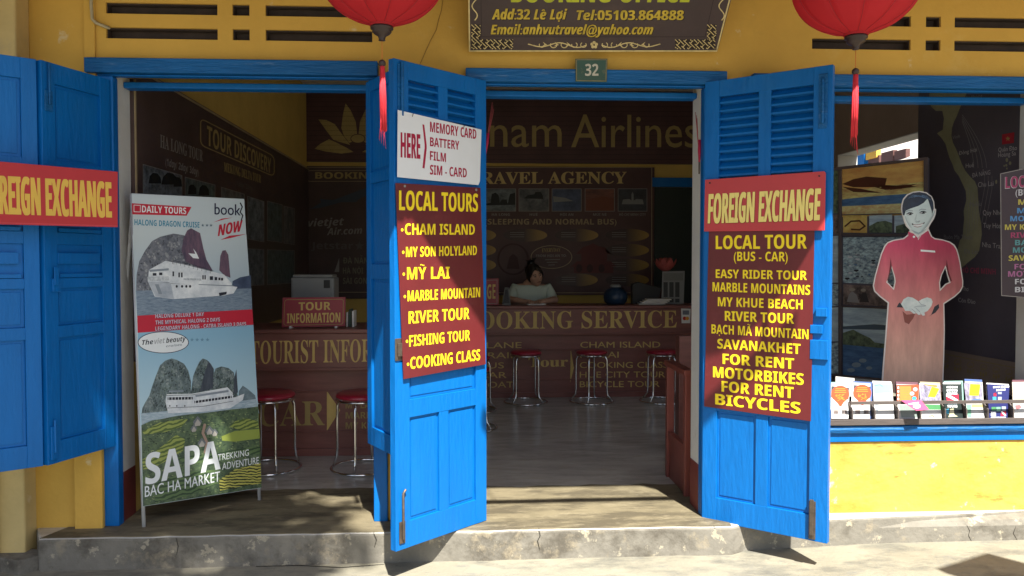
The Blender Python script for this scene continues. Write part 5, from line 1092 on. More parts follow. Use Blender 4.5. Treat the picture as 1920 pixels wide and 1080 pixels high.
b.stroke([(1717, 414), (1720.5, 415.5), (1724.5, 414)], .9, PGREY, 5, mb=q); b.stroke([(1752.5, 395), (1750, 403), (1747, 409)], .8, PGREY, 5, mb=q)
cs = [pmat('print_cheek_shade_%d' % k, 190-14*k, 206-15*k, 206-14*k) for k in range(4)]
for k in range(4): b.poly([(1749-1.2*k, 396), (1750-1.3*k, 404), (1745-1.6*k, 414), (1738-2*k, 425), (1728-k, 434), (1733-3*k, 424), (1740-2.5*k, 413), (1744-2*k, 402)][::1], cs[3-k], 2.3+.1*k, q)
for k in range(3): b.poly([(1696+k, 405), (1699+1.4*k, 414), (1704+2*k, 423), (1712+k, 432), (1707+1.6*k, 425), (1702+2*k, 415), (1699+2*k, 406)], cs[2-k], 2.3+.1*k, q)
b.poly([(1717.5, 402), (1719, 402), (1718, 410), (1715.5, 414.5), (1714.5, 412)], cs[1], 3, q); b.poly([(1714.5, 414), (1720, 417), (1726, 413.6), (1723, 417), (1718, 417.4)], cs[3], 3, q)
b.poly([(1709, 419.5), (1711, 418.5), (1712.5, 421), (1711, 422.5)], PDK, 7, q); b.poly([(1733.5, 416.5), (1731.5, 417), (1730.5, 419.5), (1732, 420)], PDK, 7, q)
for cx_, cy_ in ((1705.5, 401.5), (1730, 399)): b.ell(cx_+.6, cy_-.2, 2.3, 2.1, BLACK, 6, 12, mb=q); b.ell(cx_-.4, cy_-.8, .6, .6, PWHITE, 7, 8, mb=q); b.stroke([(cx_-6.2, cy_-.2), (cx_-2, cy_-2.8), (cx_+2.5, cy_-3), (cx_+6.4, cy_-.8)], 1.1, PDK, 7, mb=q); b.ell(cx_-4, cy_+.3, 1, .8, PWHITE, 6, 8, mb=q); b.ell(cx_+4, cy_, 1, .7, PWHITE, 6, 8, mb=q)
for k in range(6): b.stroke([(1703+5*k, 372-1.2*k), (1712+5*k, 366+.4*k), (1724+4*k, 368+1.4*k)], 1.1, photo('print_hair_sheen', (44, 66, 96), (78, 106, 138), 20), 5+.1*k, mb=q)
q.build('printed_features', root, recalc=False)
q = MB()
b.stroke([(1714, 438.5), (1721.5, 446), (1721.5, 449.5), (1727, 440.5), (1740, 431.5)], .8, PWHITE, 3, mb=q); b.ell(1713.5, 444, 2.3, 2, PWHITE, 3, 12, mb=q); b.poly([(1726, 468), (1753, 470), (1753.5, 473.5), (1726, 471.5)], PWHITE, 3, q); b.text
b.poly([(1670, 484), (1672, 500), (1668, 514), (1665, 526), (1663, 526), (1667, 510)], SHD2, 2, q); b.poly([(1775, 486), (1774, 500), (1777, 514), (1782, 527), (1785, 527), (1779, 510)], SHD2, 2, q)
b.poly([(1746, 590), (1752, 575), (1760, 570), (1761, 577), (1754, 586), (1740, 594)], PDK, 2, q); b.poly([(1681, 576), (1686, 567), (1692, 572), (1696, 577)], PDK, 2, q); b.poly([(1692, 583), (1700, 590), (1716, 588), (1712, 597), (1704, 608), (1696, 604)], pmat('print_tunic_shade', 128, 72, 66), 1.6, q)
q.build('printed_details', root, recalc=False)
q = MB(); GLV = photo('print_white_glove', (178, 192, 194), (212, 220, 220), 14)
b.poly([(1689, 570), (1694, 561), (1702, 556.5), (1711, 558), (1722, 565), (1728, 561), (1738, 557.5), (1746, 560), (1748.5, 566), (1746, 574), (1739, 583), (1733, 586), (1734, 591), (1730, 592), (1724, 586), (1726, 590), (1722, 590.5), (1715, 585), (1717, 588), (1713, 588), (1706, 583), (1697, 583), (1695, 579)], GLV, 4, q)
for pts in ([(1713, 576), (1722, 574), (1735, 574)], [(1716, 577), (1725, 585)], [(1709, 579), (1716, 585)], [(1722, 565), (1727, 571), (1736, 573)]): b.stroke(pts, .9, PGREY, 5, mb=q)
q.build('printed_hands', root, recalc=False)
# second local tours board
pa, pb = P(1876, 430, -.09), P(2005, 430, -.20)
b = sign('tours_sign', 'dark plum local tours board with multicoloured lettering at the right window jamb', 'sign', [(1875, 325), (2010, 296), (2010, 566), (1877, 555)], vplane(pa, pb), mat('plum_sign_sheet', (.036, .022, .030), .45, .1, 4), .004)
b.stroke([(1876, 326), (2009, 297), (2009, 565), (1878, 554)], 1.2, GREYP, 1, True)
CW = mat('grey_white_lettering', (.42, .42, .45), .5, 0); CB = mat('sky_blue_lettering', (.06, .20, .42), .5, 0); CT = mat('teal_lettering', (.07, .22, .24), .5, 0); CP_ = mat('plum_pink_lettering', (.30, .10, .22), .5, 0); CY = mat('olive_yellow_lettering', (.42, .36, .06), .5, 0); CC = mat('magenta_lettering', (.28, .03, .10), .5, 0)
for t, x, y, c, m, k in (('LOCAL TOUR', 1885, 353, 21, CC, .02), ('(BUS - CAR)', 1904, 367, 12, CW, .01), ('MY SON', 1909, 384, 10, CY, .03), ('MARBLE', 1907, 400, 10, CB, .03), ('MOUNTAINS', 1894, 415, 10, CB, .03), ('MY KHUE BEACH', 1884, 431, 10, CY, .02), ('RIVER TOUR', 1895, 446, 10, CC, .03), ('BẠCH MÃ', 1903, 460, 10, CT, .03), ('MOUNTAIN', 1899, 474, 10, CT, .03), ('SAVANAKHET', 1891, 489, 10, CY, .03), ('FOR RENT', 1902, 505, 10, CP_, .03), ('MOTORBIKES', 1890, 519, 10.5, CP_, .03), ('FOR RENT', 1903, 533, 10, CW, .03), ('BICYCLES', 1903, 548, 10, CW, .03)):
    x2 = 1946*2-x
    if c > 15: b.text(t, (x-.8, y+1), (x2, y-9*(x2-x)/130), c+1, 'sb', CW, 2, fat=.05)
    b.text(t, (x, y), (x2, y-(9 if c > 15 else 2)*(x2-x)/130), c, 'sb', m, 4, fat=k)
fin(b)
_pm = pmat
def pmat(name, r, g, b_): return mat(name+'_cover', [v_*.62 for v_ in lin(r, g, b_)], .4, .06, 9, spec=.35)
BOOST = .75
# brochure rack
zr = ZS+.034; ya = -.03
def rk(px, py, y): return P(px, py, y)
RACKW = mat('worn_dark_rack_wood', (.085, .07, .065), .6, .25, 8, bump=.2, bscale=30, stretch=(.5, 2, 3), patch=[((.25, .23, .22), 9, .62, .75, .5, (.4, 2, 3))])
xa, xb = P(1553, 790, ya).x-.15, P(1990, 790, ya).x
t = thing('brochure_rack', 'low dark wooden brochure rack with slanted dividers on the blue window sill', 'brochure rack', ((xa+xb)/2, 0, zr))
zr1 = P(1740, 786, ya).z
q = MB(); q.box(xa, xb, ya, ya+.22, zr+.002, zr1-.01, RACKW); q.box(xa, xb, ya-.012, ya-.001, zr+.002, zr1+.004, RACKW); q.build('tray', t, .002)
zra, zrb = P(1740, 757, ya-.005).z, P(1740, 751, ya-.005).z
q = MB(); q.box(P(1592, 754, ya).x, xb, ya-.016, ya-.006, zra, zrb, RACKW); q.build('front_rail', t, .001)
pbk = V((0, ya+.10, 0))
for px in (1553, 1594, 1636, 1680, 1722, 1768, 1808, 1848, 1896, 1940):
    x = P(px+3, 770, ya).x
    q = MB(); pr = [(ya-.004, zr1-.009), (ya-.004, zr1+.05), (ya+.075, zr1+.11), (ya+.10, zr1+.11), (ya+.10, zr1-.009)]
    q.prism([(x, y, z) for y, z in pr], V((.007, 0, 0)), RACKW); q.build('divider', t, .001)
q = MB(); q.box(xa, xb, ya+.12, ya+.13, zr1-.009, zr1+.10, RACKW); q.build('back_board', t)
PB = (V((0, ya+.012, zr1)), V((0, -1, .38)))
cat_b = 'brochure'; grp = 'brochures in the rack'
def broch(label, quad, m, th=.006, off=0.):
    rj = random.Random(len(label)); sk = rj.uniform(-2.2, 2.2); quad = [(x+(sk if i < 2 else 0), y+(rj.uniform(-1.2, 1.2) if i < 2 else 0)) for i, (x, y) in enumerate(quad)]
    b = Board(PB[0]+V((0, off, 0)), PB[1]); c = b.pt((quad[2][0]+quad[3][0])/2, (quad[2][1]+quad[3][1])/2)
    root = thing('brochure', label, cat_b, c, grp); b.root = root; b.slab(quad, th, m, 'booklet', root, .0005); BK[0] += 1; rn = random.Random(BK[0])
    b2 = Board(PB[0]+V((0, off+.009, .0)), PB[1]); dx_, dy_ = rn.uniform(-3, 4), rn.uniform(-5, -2.5)
    b2.slab([(x+dx_, y+dy_ if i < 2 else y) for i, (x, y) in enumerate(quad)], .008, BKM[BK[0] % 5], 'spare_booklet', root, .0005); return b
BW = mat('gloss_white_cover', (.46, .46, .455), .35, .04, 9); BOR = pmat('print_orange_red', 225, 84, 40); BOR2 = pmat('print_amber', 240, 150, 50); BDK = pmat('print_black_cover', 30, 44, 42); BNV = pmat('print_navy_cover', 38, 44, 112); BRED = pmat('print_flag_red', 205, 40, 70); BYE = pmat('print_yellow_card', 240, 225, 20); BPU = photo('print_purple_rock', (80, 74, 96), (168, 164, 188), 34, (2, 2, .6)); BAQ = pmat('print_aqua', 150, 218, 212); BCR = photo('print_cream_page', (178, 168, 150), (212, 204, 190), 14)
BK = [0]; BKM = [pmat('spare_sand', 200, 186, 150), pmat('spare_mint', 150, 196, 180), pmat('spare_blue', 84, 110, 168), BW, pmat('spare_plum', 120, 80, 92)]
for x0, x1, yt, lab in ((1555, 1594, 719, 'white brochure with a red orange balloon nearest the right louvred door'), (1597, 1634, 717, 'white brochure with a red orange balloon right of the matching first one')):
    b = broch(lab, [(x0+2, yt), (x1, yt+1), (x1-3, 785), (x0-1, 785)], BW); cx_ = (x0+x1)/2+1
    b.poly([(x0+4, yt+5), (x1-2, yt+8), (x1-3, yt+30), (x0+3, yt+26)], pmat('print_night_scene', 70, 72, 74), 1)
    b.poly([(cx_+17*math.cos(R(a)), yt+20+16*math.sin(R(a))) for a in range(150, 391, 15)]+[(cx_+6, yt+36), (cx_+2, yt+43), (cx_-1, yt+43), (cx_-6, yt+36)], BOR, 2)
    for k in range(3): b.stroke([(cx_-9-k, yt+10+3.4*k), (cx_+9+k, yt+10+3.4*k)], 1.4, BOR2, 3)
    random.seed(x0)
    for k in range(9): b.stroke([(cx_+random.uniform(-10, 10), yt+random.uniform(20, 33)), (cx_+random.uniform(-10, 10), yt+random.uniform(20, 33))], 1.1, BOR2, 4)
    for dx in (-10, 6): b.rect(cx_+dx-3, 769, cx_+dx+6, 776, DUO, 2)
    fin(b, 'cover_print')
b = broch('pale aqua and white brochure, third from the right louvred door', [(1637, 718), (1673, 718), (1677, 785), (1640, 785)], BW)
b.poly([(1638.5, 720), (1672, 720), (1673, 736), (1638.5, 738)], BAQ, 1); b.stroke([(1641, 739), (1667, 738.5)], 2, PGREY, 2); b.stroke([(1642, 742.5), (1666, 742)], 1, PGREY, 2); b.stroke([(1640, 723), (1650, 721), (1655, 725)], 1.5, pmat('print_aqua_dark', 110, 170, 160), 2); b.poly([(1641, 758), (1650, 760), (1645, 772), (1642, 768)], PGREY, 2); fin(b, 'cover_print')
b = broch('bright orange brochure with three round pictures', [(1681, 721), (1722, 721), (1724, 785), (1684, 785)], BW, off=.002)
b.poly([(1681.5, 721.5), (1722, 721.5), (1722.5, 756), (1682, 756)], BOR, 1); b.poly([(1687, 724), (1708, 724), (1709, 753), (1687, 753)], pmat('print_orange', 245, 140, 70), 2)
for k in range(6): b.stroke([(1689, 727+4.4*k), (1706-(k % 3), 727+4.4*k)], 1, BOR2, 3)
for x, y, m in ((1716, 730, PGREY), (1710, 738, PGREY), (1714, 747, TEAL)): b.ell(x, y, 4.4, 4, m, 3, 16)
for k in range(4): b.rect(1683, 725+7*k, 1685.5, 729+7*k, PWHITE, 3)
b.poly([(1686, 759), (1722, 759), (1723, 783), (1690, 783)], pmat('print_grey_green', 150, 165, 160), 2); fin(b, 'cover_print')
b = broch('purple grey brochure with a slanted yellow card, green and white below the rail', [(1725, 719), (1763, 721), (1766, 785), (1727, 785)], BW, off=.001)
b.poly([(1725, 720), (1763, 722), (1764, 757), (1725, 757)], BPU, 1); b.poly([(1747, 725), (1761, 729), (1753, 745), (1740, 744)], BYE, 3); b.poly([(1733, 720), (1757, 723), (1757, 726), (1734, 722)], BOR2, 2); b.poly([(1727, 758), (1765, 759), (1765, 768), (1730, 768)], pmat('print_leaf_green', 80, 150, 95), 1); b.stroke([(1742, 781), (1748, 779), (1752, 782)], 1.6, pmat('print_hat_brown', 150, 120, 70), 2); fin(b, 'cover_print')
b = broch('dark green diving centre brochure with a red and white dive flag', [(1767, 717), (1803, 717), (1806, 785), (1773, 785)], BDK)
b.rect(1768, 717.5, 1801, 720, PWHITE, 1)
for k, s_ in enumerate(('HOIAN', 'DIVING', 'CENTER')): b.text(s_, (1775, 728+6*k), (1795, 728+6*k), 4, 'sb', PWHITE, 2, fat=.04)
b.poly([(1774, 739), (1797, 739), (1798, 753), (1775, 753)], BRED, 1); b.poly([(1774, 739), (1778, 739), (1798, 751), (1798, 753), (1794, 753), (1774, 743)], PWHITE, 2)
b.text('TOURS', (1776, 764), (1795, 764), 4, 'sb', PWHITE, 2, fat=.04); b.text('DIVING', (1777, 758.5), (1794, 758.5), 2.4, 'sb', PGREY, 2)
b.poly([(1781, 767), (1788, 766), (1789, 777), (1796, 781), (1778, 782), (1780, 777)], pmat('print_pale_sand', 225, 218, 180), 2); b.poly([(1773, 768), (1779, 766), (1779, 776), (1774, 775)], TEAL, 1.5); fin(b, 'cover_print')
b = broch('lilac patterned brochure with an upright yellow card', [(1807, 716), (1840, 716), (1846, 785), (1813, 785)], BW, off=.001)
b.poly([(1807, 718), (1841, 718), (1842, 755), (1812, 755)], BPU, 1); b.poly([(1819, 720), (1838, 721), (1835, 742), (1817, 741.5)], BYE, 3); b.stroke([(1820, 737), (1834, 738)], 1.2, BOR2, 4); b.ell(1831, 752, 11, 4, pmat('print_blue_label', 90, 130, 190), 3, 18); b.poly([(1812, 759), (1821, 759), (1821, 783), (1815, 783)], pmat('print_mint', 130, 190, 160), 1); b.poly([(1822, 758), (1845, 758), (1845, 764), (1822, 764)], pmat('print_sandy', 190, 180, 130), 2); fin(b, 'cover_print')
b = broch('navy diving brochure with fish pictures and a small dive flag', [(1851, 720), (1893, 722), (1889, 785), (1855, 785)], BNV)
b.text('CHAM ISLAND', (1862, 728), (1892, 726.5), 3.6, 'sb', PWHITE, 2, fat=.03); b.text('DIVING', (1868, 733.5), (1885, 732), 3.4, 'sb', PWHITE, 2, fat=.03)
b.star(1866, 738, 2.4, BRED, 2)
for k, (x, y, ww, hh, m) in enumerate(((1861, 744, 7, 8, TEAL), (1871, 744, 7, 8, PGREY), (1871, 735, 7, 4, PGREY), (1863, 737, 5, 6, BRED), (1859, 763, 8, 7, pmat('print_leaf_green', 80, 150, 95)), (1868, 763, 8, 8, pmat('print_mint', 130, 190, 160)), (1878, 762, 8, 8, PGREY), (1858, 772, 9, 8, PWHITE))): b.rect(x, y, x+ww, y+hh, m, 2)
b.poly([(1877, 771), (1886, 771), (1886, 780), (1876, 780)], BRED, 2); b.poly([(1877, 771), (1879, 771), (1886, 778), (1886, 780), (1884, 780), (1877, 773)], PWHITE, 3); b.stroke([(1858, 782.5), (1885, 782.5)], 1.5, PWHITE, 2); fin(b, 'cover_print')
b = broch('cream old paper brochure beside the right jamb, last in the rack', [(1898, 716), (1938, 716), (1940, 785), (1900, 785)], BCR)
b.poly([(1902, 724), (1938, 724), (1938, 751), (1900, 751)], pmat('print_old_paper', 214, 200, 178), 1)
for k in range(5): b.stroke([(1903, 730+4*k), (1936, 730+4*k)], .7, PGREY, 2)
b.poly([(1901, 759), (1938, 759), (1938, 784), (1902, 784)], BW, 1); b.poly([(1903, 760), (1912, 759), (1916, 764), (1908, 768), (1904, 766)], pmat('print_rose', 190, 120, 125), 2); fin(b, 'cover_print')
# pink card leaning on the rail
yk = ya-.03
q0, q1 = P(1688, 750, ya-.018), P(1727, 749, ya-.018); dn = V((.07, -.05, -.035))
b = Board(q0, (q1-q0).cross(dn)); root = thing('leaflet', 'pink leaflet sticking out over the rack rail in front of the orange brochure', 'leaflet', q0); b.root = root
PKM = pmat('print_pink', 222, 96, 140); b.slab([(1689, 750.5), (1727, 750), (1742, 768), (1718, 770)], .0012, PKM, 'sheet', root, 0)
b.poly([(1703, 757), (1722, 754), (1723, 756), (1705, 759)], PWHITE, 2); b.ell(1719, 761.5, 7, 4.3, PWHITE, 2, 20); fin(b, 'print')
pmat = _pm; BOOST = 1.0
# ================================================================== NEIGHBOUR HOUSE seen through the side opening
XN = XR+2.6
pz = lambda px, py: PX(px, py, XN)
ysA, ysB = 1.0, 13.0
t = thing('neighbour_house', 'bright white and yellow neighbouring house glimpsed through the side opening above the photo panel', 'house', (XN+1, 6, 0))
q = MB(); q.box(XN, XN+3, ysA, ysB, 0, 2.62, WHITEP); q.build('wall', t)
q = MB(); q.prism([(XN-.5, ysA-.3, 2.5), (XN-.5, ysA-.3, 2.62), (XN+3, ysA-.3, 4.2), (XN+3, ysA-.3, 4.08)], V((0, ysB-ysA+.6, 0)), mat('pale_sunlit_tile', (.5, .46, .42), .7, .3, 12)); q.build('roof', t)
def nb(name, x0, y0, x1, y1, m, d=.06):
    a, c = pz(x0, y0), pz(x1, y1); q = MB(); q.box(XN-d, XN-.001, min(a.y, c.y), max(a.y, c.y), min(a.z, c.z), max(a.z, c.z), m); q.build(name, t, .004)
BRN = mat('brown_louvre', (.10, .045, .04), .6, .3, 60, stretch=(.1, .1, 6))
nb('window_shutter', 1660, 287, 1682, 340, BRN); nb('window_shutter', 1685, 284, 1706, 340, BRN); nb('window_shutter', 1634, 296, 1654, 340, BRN, .05); nb('gable', 1632, 283, 1652, 295, YEL, .07); nb('blue_shutter', 1606, 287, 1631, 340, BLUE, .09); nb('door', 1585, 560, 1628, 760, BLUE, .05)
# ================================================================== PERSON
def skin_body(name, verts, edges, radii, m, parent, root=0, sub=2):
    me = bpy.data.meshes.new(name); me.from_pydata([tuple(v) for v in verts], edges, []); me.materials.append(m)
    o = bpy.data.objects.new(name, me); COL.objects.link(o); o.parent = parent; o.location = -wloc(parent)
    s = o.modifiers.new('skin', 'SKIN'); s.use_smooth_shade = True
    for v, r in zip(me.skin_vertices[0].data, radii): v.radius = (r, r) if not isinstance(r, tuple) else r; v.use_root = False
    me.skin_vertices[0].data[root].use_root = True
    b = o.modifiers.new('sub', 'SUBSURF'); b.levels = sub; b.render_levels = sub
    return o
SKINM = mat('warm_skin', (.52, .31, .22), .55, .06, 8, spec=.35); TEE = mat('pale_mint_cotton', (.50, .58, .52), .8, .06, 10, bump=.15, bscale=40, spec=.15); HAIRM = mat('black_hair', (.010, .008, .008), .35, .2, 60, stretch=(3, 3, .5), spec=.5); LIPM = mat('lip', (.26, .08, .07), .5, 0); EYEW = mat('eye_white', (.5, .48, .46), .4, 0); JEAN = mat('dark_trousers', (.03, .035, .05), .8, .1)
yp = yc+.52
ctr = P(996, 540, yp); cx, cz = ctr.x, zc_
per = thing('person', 'person in a pale mint tee with tied up hair, bent over the booking counter', 'person', (cx, yp, FZ))
hp = P(1003, 517, yp-.16)                              # head centre, lowered forward
sh = P(996, 531, yp).z
v = []; e = []; r = []
def add(p, rad, par=None):
    v.append(V(p)); r.append(rad); i = len(v)-1
    if par is not None: e.append((par, i))
    return i
pel = add((cx, yp+.06, sh-.60), (.15, .11)); ab = add((cx, yp+.04, sh-.42), (.135, .1), pel); ch = add((cx, yp+.01, sh-.20), (.15, .105), ab); up = add((cx, yp-.01, sh-.07), (.12, .085), ch); nk = add((cx+.01, yp-.05, sh+.02), .05, up); hd0 = add((hp.x, hp.y+.03, hp.z-.06), .05, nk)
hands = []
for s in (-1, 1):
    a = add((cx+s*.165, yp-.02, sh-.055), .055, up); b1 = add((cx+s*.215, yp-.07, sh-.20), .046, a); el = add((cx+s*.235, yp-.16, zc_+.045), .038, b1); fo = add((cx+s*.15, yp-.29, zc_+.035), .032, el); wr = add((cx+s*.075, yp-.36, zc_+.03), .023, fo); pm = add((cx+s*.045, yp-.40, zc_+.028), (.034, .016), wr); hands.append((s, pm))
    hipj = add((cx+s*.10, yp-.02, sh-.62), .085, pel); kn = add((cx+s*.12, yp-.30, sh-.60), .062, hipj); an = add((cx+s*.12, yp-.26, FZ+.08), .038, kn); add((cx+s*.13, yp-.38, FZ+.035), (.042, .032), an)
for s, pm in hands:
    p0 = v[pm]
    for k, (dx, ln) in enumerate(((-.026, .060), (-.009, .072), (.009, .068), (.025, .052))):
        k0 = add(p0+V((dx*.8, -.03, .004)), .0085, pm); k1 = add(p0+V((dx-s*.008, -.03-ln*.55, .008)), .0078, k0); add(p0+V((dx-s*.014, -.03-ln, -.012)), .0062, k1)
    t0 = add(p0+V((-s*.034, .006, .004)), .0095, pm); add(p0+V((-s*.056, -.026, .0)), .0075, t0)
body = skin_body('body', v, e, r, SKINM, per)
# head: shaped sphere, tilted down
def head_pt(th, ph):
    x = math.sin(th)*math.sin(ph); y = -math.sin(th)*math.cos(ph); z = math.cos(th)
    w_ = .074; d_ = .092; h_ = .112
    X, Y, Z = x*w_, y*d_, z*h_
    if z < 0: X *= 1-.32*(-z)**1.4; Y *= 1-.10*(-z); 
    if y < -.2:
        Y += .010*max(0, -y-.2)                         # flatter face
        g = lambda cx_, cz_, sx, sz: math.exp(-((X-cx_)/sx)**2-((Z-cz_)/sz)**2)
        Y -= .020*g(0, -.022, .011, .018)+.010*g(0, 0, .008, .022)      # nose
        Y += .010*(g(-.03, .008, .016, .010)+g(.03, .008, .016, .010))  # eye sockets
        Y -= .007*g(0, -.056, .02, .008)+.008*g(0, -.088, .022, .014)-.003*g(0, -.07, .02, .006)
        Y -= .006*(g(-.04, -.025, .02, .02)+g(.04, -.025, .02, .02))
    return V((X, Y, Z))
Rh = Matrix.Rotation(R(-16), 3, 'Y') @ Matrix.Rotation(R(14), 3, 'Z') @ Matrix.Rotation(R(9), 3, 'X')
HP = lambda p: hp+Rh @ V(p)
q = MB(); n1, n2 = 40, 44
q.mesh([HP(head_pt(math.pi*i/n1, 2*math.pi*k/n2)) for i in range(n1+1) for k in range(n2)], [(i*n2+k, (i+1)*n2+k, (i+1)*n2+(k+1) % n2, i*n2+(k+1) % n2) for i in range(n1) for k in range(n2)], SKINM, True)
for s in (-1, 1):
    vs = []
    for i in range(8):
        for k in range(10): vs.append(HP((s*(.070+.010*math.sin(math.pi*i/7)), .008+.018*math.cos(2*math.pi*k/10)*math.sin(math.pi*(i+.5)/8), -.008+.030*math.sin(2*math.pi*k/10)*math.sin(math.pi*(i+.5)/8))))
    q.mesh(vs, [(i*10+k, (i+1)*10+k, (i+1)*10+(k+1) % 10, i*10+(k+1) % 10) for i in range(7) for k in range(10)], SKINM, True)
q.build('head', per, recalc=True)
q = MB()
for s in (-1, 1):
    q.ball(HP((s*.030, -.077, .006)), .012, .008, .005, EYEW, 10, 6); q.ball(HP((s*.030, -.083, .004)), .006, .004, .004, BLACK, 8, 6)
    q.tube([HP((s*.046, -.074, .022)), HP((s*.032, -.084, .027)), HP((s*.014, -.086, .023))], .0026, HAIRM, 6)
    q.tube([HP((s*.044, -.074, .008)), HP((s*.030, -.087, .010)), HP((s*.017, -.084, .007))], .0018, HAIRM, 6)
q.build('eyes', per)
q = MB(); q.tube([HP((-.022, -.088, -.056)), HP((0, -.0965, -.054)), HP((.022, -.088, -.056))], [.002, .005, .002], LIPM, 8); q.build('mouth', per)
q = MB(); vs = []
for i in range(21):
    for k in range(n2):
        th = math.pi*i/20*.66; ph = 2*math.pi*k/n2; p = head_pt(th, ph); fr = math.cos(ph)
        lim = 1.0 if fr < .15 else 1-.56*(fr-.15)/.85
        p = head_pt(th*lim, ph); p = p*1.0+p.normalized()*(.012 if i < 20 else .002)
        vs.append(HP(p+V((0, .004, .004+.002*math.sin(9*ph)))))
q.mesh(vs, [(i*n2+k, (i+1)*n2+k, (i+1)*n2+(k+1) % n2, i*n2+(k+1) % n2) for i in range(20) for k in range(n2)], HAIRM, True)
q.ball(HP((.005, .045, .125)), .04, .042, .034, HAIRM); q.ball(HP((-.005, .085, .05)), .06, .045, .07, HAIRM)
for k in range(7): q.tube([HP((-.02+.01*k, .04, .145)), HP((-.05+.02*k, .03, .172)), HP((-.065+.024*k, .01, .165))], [.006, .004, .001], HAIRM, 5)
q.tube([HP((-.03, -.07, .085)), HP((.02, -.098, .06)), HP((.05, -.085, .02)), HP((.062, -.07, -.02))], [.006, .007, .006, .002], HAIRM, 6)
q.tube([HP((.0, -.075, .09)), HP((-.05, -.085, .055)), HP((-.068, -.05, .0))], [.006, .007, .003], HAIRM, 6)
q.build('hair', per)
tv = []; te = []; tr = []
def tadd(p, rad, par=None):
    tv.append(V(p)); tr.append(rad); i = len(tv)-1
    if par is not None: te.append((par, i))
    return i
a0 = tadd((cx, yp+.06, sh-.58), (.165, .125)); a1 = tadd((cx, yp+.04, sh-.42), (.15, .115), a0); a2 = tadd((cx, yp+.01, sh-.20), (.168, .12), a1); a3 = tadd((cx, yp-.01, sh-.07), (.138, .098), a2); tadd((cx+.002, yp-.015, sh-.052), (.085, .07), a3)
for s in (-1, 1):
    s0 = tadd((cx+s*.165, yp-.02, sh-.055), .070, a3); s1 = tadd((cx+s*.20, yp-.045, sh-.125), .066, s0); tadd((cx+s*.215, yp-.065, sh-.175), .064, s1)
skin_body('tee_shirt', tv, te, tr, TEE, per)
tv2 = []; 
t = thing('notepad', 'small white notepad with a dark phone under the hands of the seated person', 'notepad', (cx+.02, yp-.44, zc_))
q = MB(); q.prism([(cx-.07, yp-.47, zc_+.001), (cx+.11, yp-.45, zc_+.001), (cx+.09, yp-.36, zc_+.001), (cx-.08, yp-.38, zc_+.001)], V((0, 0, .012)), PAPER); q.build('paper', t, .001)
t = thing('counter_chair', 'dark wooden chair under the seated person behind the booking counter', 'chair', (cx, yp+.1, FZ))
zs_ = sh-.71
q = MB(); q.box(cx-.22, cx+.22, yp-.12, yp+.26, zs_-.03, zs_, DARKW); q.build('seat', t, .01)
for sx in (-.2, .18):
    for sy in (-.10, .22):
        q = MB(); q.box(cx+sx, cx+sx+.03, yp+sy, yp+sy+.03, FZ, zs_-.031, DARKW); q.build('leg', t, .003)
# ================================================================== STREET TREE AND PARASOL behind the photographer's view (they cast the shade)
random.seed(21)
BARK = mat('grey_bark', (.16, .12, .08), .9, .25, 9, bump=.5, bscale=25); LEAFM = [mat('leaf_mid_green', (.06, .12, .025), .55, .2, 5), mat('leaf_dark_green', (.035, .08, .02), .55, .2, 5), mat('leaf_light_green', (.10, .16, .035), .55, .2, 5)]
tx, ty = -3.9, -6.6
t = thing('street_tree', 'leafy street tree spreading over the pavement in front of the shop', 'tree', (tx, ty, 0))
q = MB(); tips = []
q.tube([(tx, ty, -.1), (tx+.05, ty+.05, 1.5), (tx+.2, ty+.2, 3.2), (tx+.5, ty+.5, 4.6), (tx+.9, ty+.9, 5.8)], [.2, .16, .14, .11, .06], BARK, 12)
for k in range(11):
    a = k*2.4; s = V((tx+.3, ty+.3, 3.4+.22*k)); L_ = random.uniform(1.4, 2.6); e_ = s+V((math.cos(a)*L_+.6, math.sin(a)*L_*.8+.5, random.uniform(.5, 1.5))); q.tube([s, s.lerp(e_, .5)+V((0, 0, .2)), e_], [.07, .045, .02], BARK, 7); tips.append(e_)
q.build('trunk', t)
BLOBS = [(-2.7, -4.1, 6.0, 1.0), (-1.45, -3.8, 6.1, 1.0), (-.6, -3.7, 6.0, .8), (-.15, -3.35, 5.6, .42), (-.1, -4.35, 6.4, .55), (-1.0, -4.7, 6.8, .8), (-1.6, -3.1, 5.2, .8), (-.75, -2.95, 5.1, .6), (-3.9, -4.9, 6.3, 1.2), (-4.9, -3.6, 5.7, 1.0), (-2.0, -5.2, 6.9, 1.1), (-2.9, -3.2, 5.2, .9), (-4.6, -5.4, 6.4, 1.2)]
q = MB()
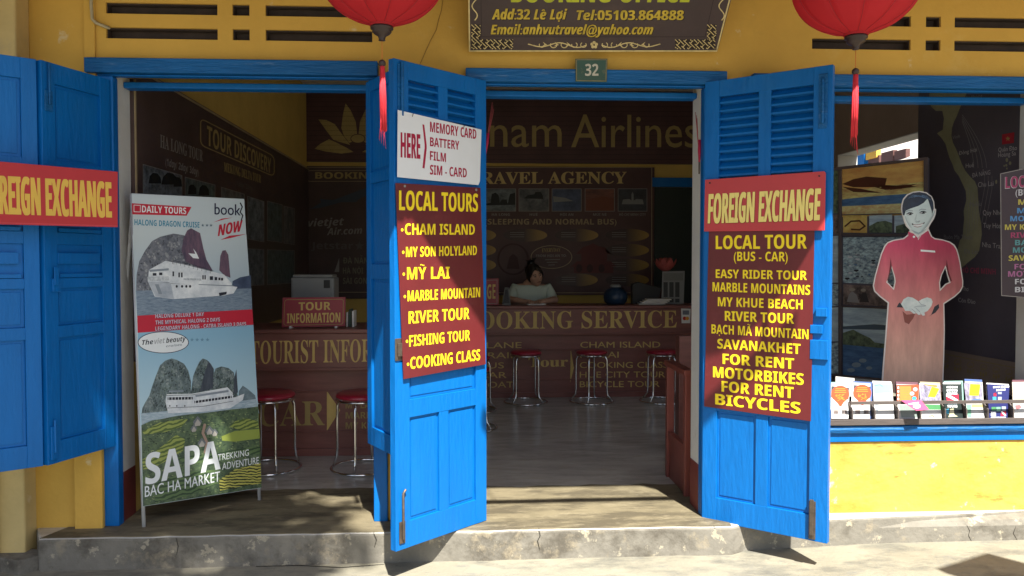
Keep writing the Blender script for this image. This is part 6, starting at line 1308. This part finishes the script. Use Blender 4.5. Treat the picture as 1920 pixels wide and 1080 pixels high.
for bx, by, bz, br, *dn_ in BLOBS:
    for k in range(int((dn_[0] if dn_ else 540)*br**2)):
        d_ = V((random.gauss(0, 1), random.gauss(0, 1), random.gauss(0, .7))).normalized()*br*random.random()**.45
        c = V((bx, by, bz))+d_; u = V((random.gauss(0, 1), random.gauss(0, 1), random.gauss(0, .6))).normalized(); n_ = V((random.gauss(0, .6), random.gauss(0, .6), 1)).normalized(); w_ = u.cross(n_).normalized(); L_ = random.uniform(.12, .21); wd = L_*.34
        q.face([c-u*L_*.5, c+w_*wd, c+u*L_*.5, c-w_*wd], LEAFM[k % 3])
q.build('crown', t, recalc=False)
t = thing('shadow_pole', 'unseen bamboo pole added under the eave to cast a shadow band on the step', 'pole', (.7, -1.25, 2.56))  # added out of view only for its shadow across the tread
BAMB = mat('dry_bamboo', (.35, .26, .12), .6, .2, 12)
q = MB(); q.tube([(.34, -1.25, 2.565), (.8, -1.25, 2.575), (1.75, -1.25, 2.60)], .034, BAMB, 10); q.build('pole', t)
for x in (.5, 1.6):
    q = MB(); q.tube([(x, -1.25, 2.60), (x, -1.2, 3.02)], .004, BLACK, 5); q.build('cord', t)
tt = 2.0/to_sun.z
c1, c2, c3 = [G(x, y, .026)+to_sun*tt for x, y in ((1850, 1037), (1755, 1066), (1925, 1057))]
q0 = thing('shadow_parasol', 'unseen square cream parasol added to cast the shadow below the right window', 'parasol', (3.6, -2.0, 0))  # added out of view, canopy corners set from the shadow it must cast
q = MB(); e1 = (c2-c1).normalized()*1.9; e2 = (c3-c1).normalized()*1.9; cor = [c1, c1+e2, c1+e2+e1*.55, c1+(c2-c1)]; cor[2] = cor[3]+e2; top = (cor[0]+cor[2])/2+UZ*.4; 
for i in range(4): q.face([cor[i], cor[(i+1) % 4], top], PAPER); q.face([cor[i]-UZ*.09, cor[(i+1) % 4]-UZ*.09, cor[(i+1) % 4], cor[i]], PAPER)
q.build('canopy', q0, recalc=False); q = MB(); q.tube([(top.x, top.y, 0), top-UZ*.01], .022, STEEL, 10); q.build('pole', q0); q = MB(); q.lathe([(0, 0), (.24, 0), (.24, .06), (.04, .09), (0, .09)], (top.x, top.y, .02), CONC, 24); q.build('base', q0)
bpy.data.collections.remove(_tc)
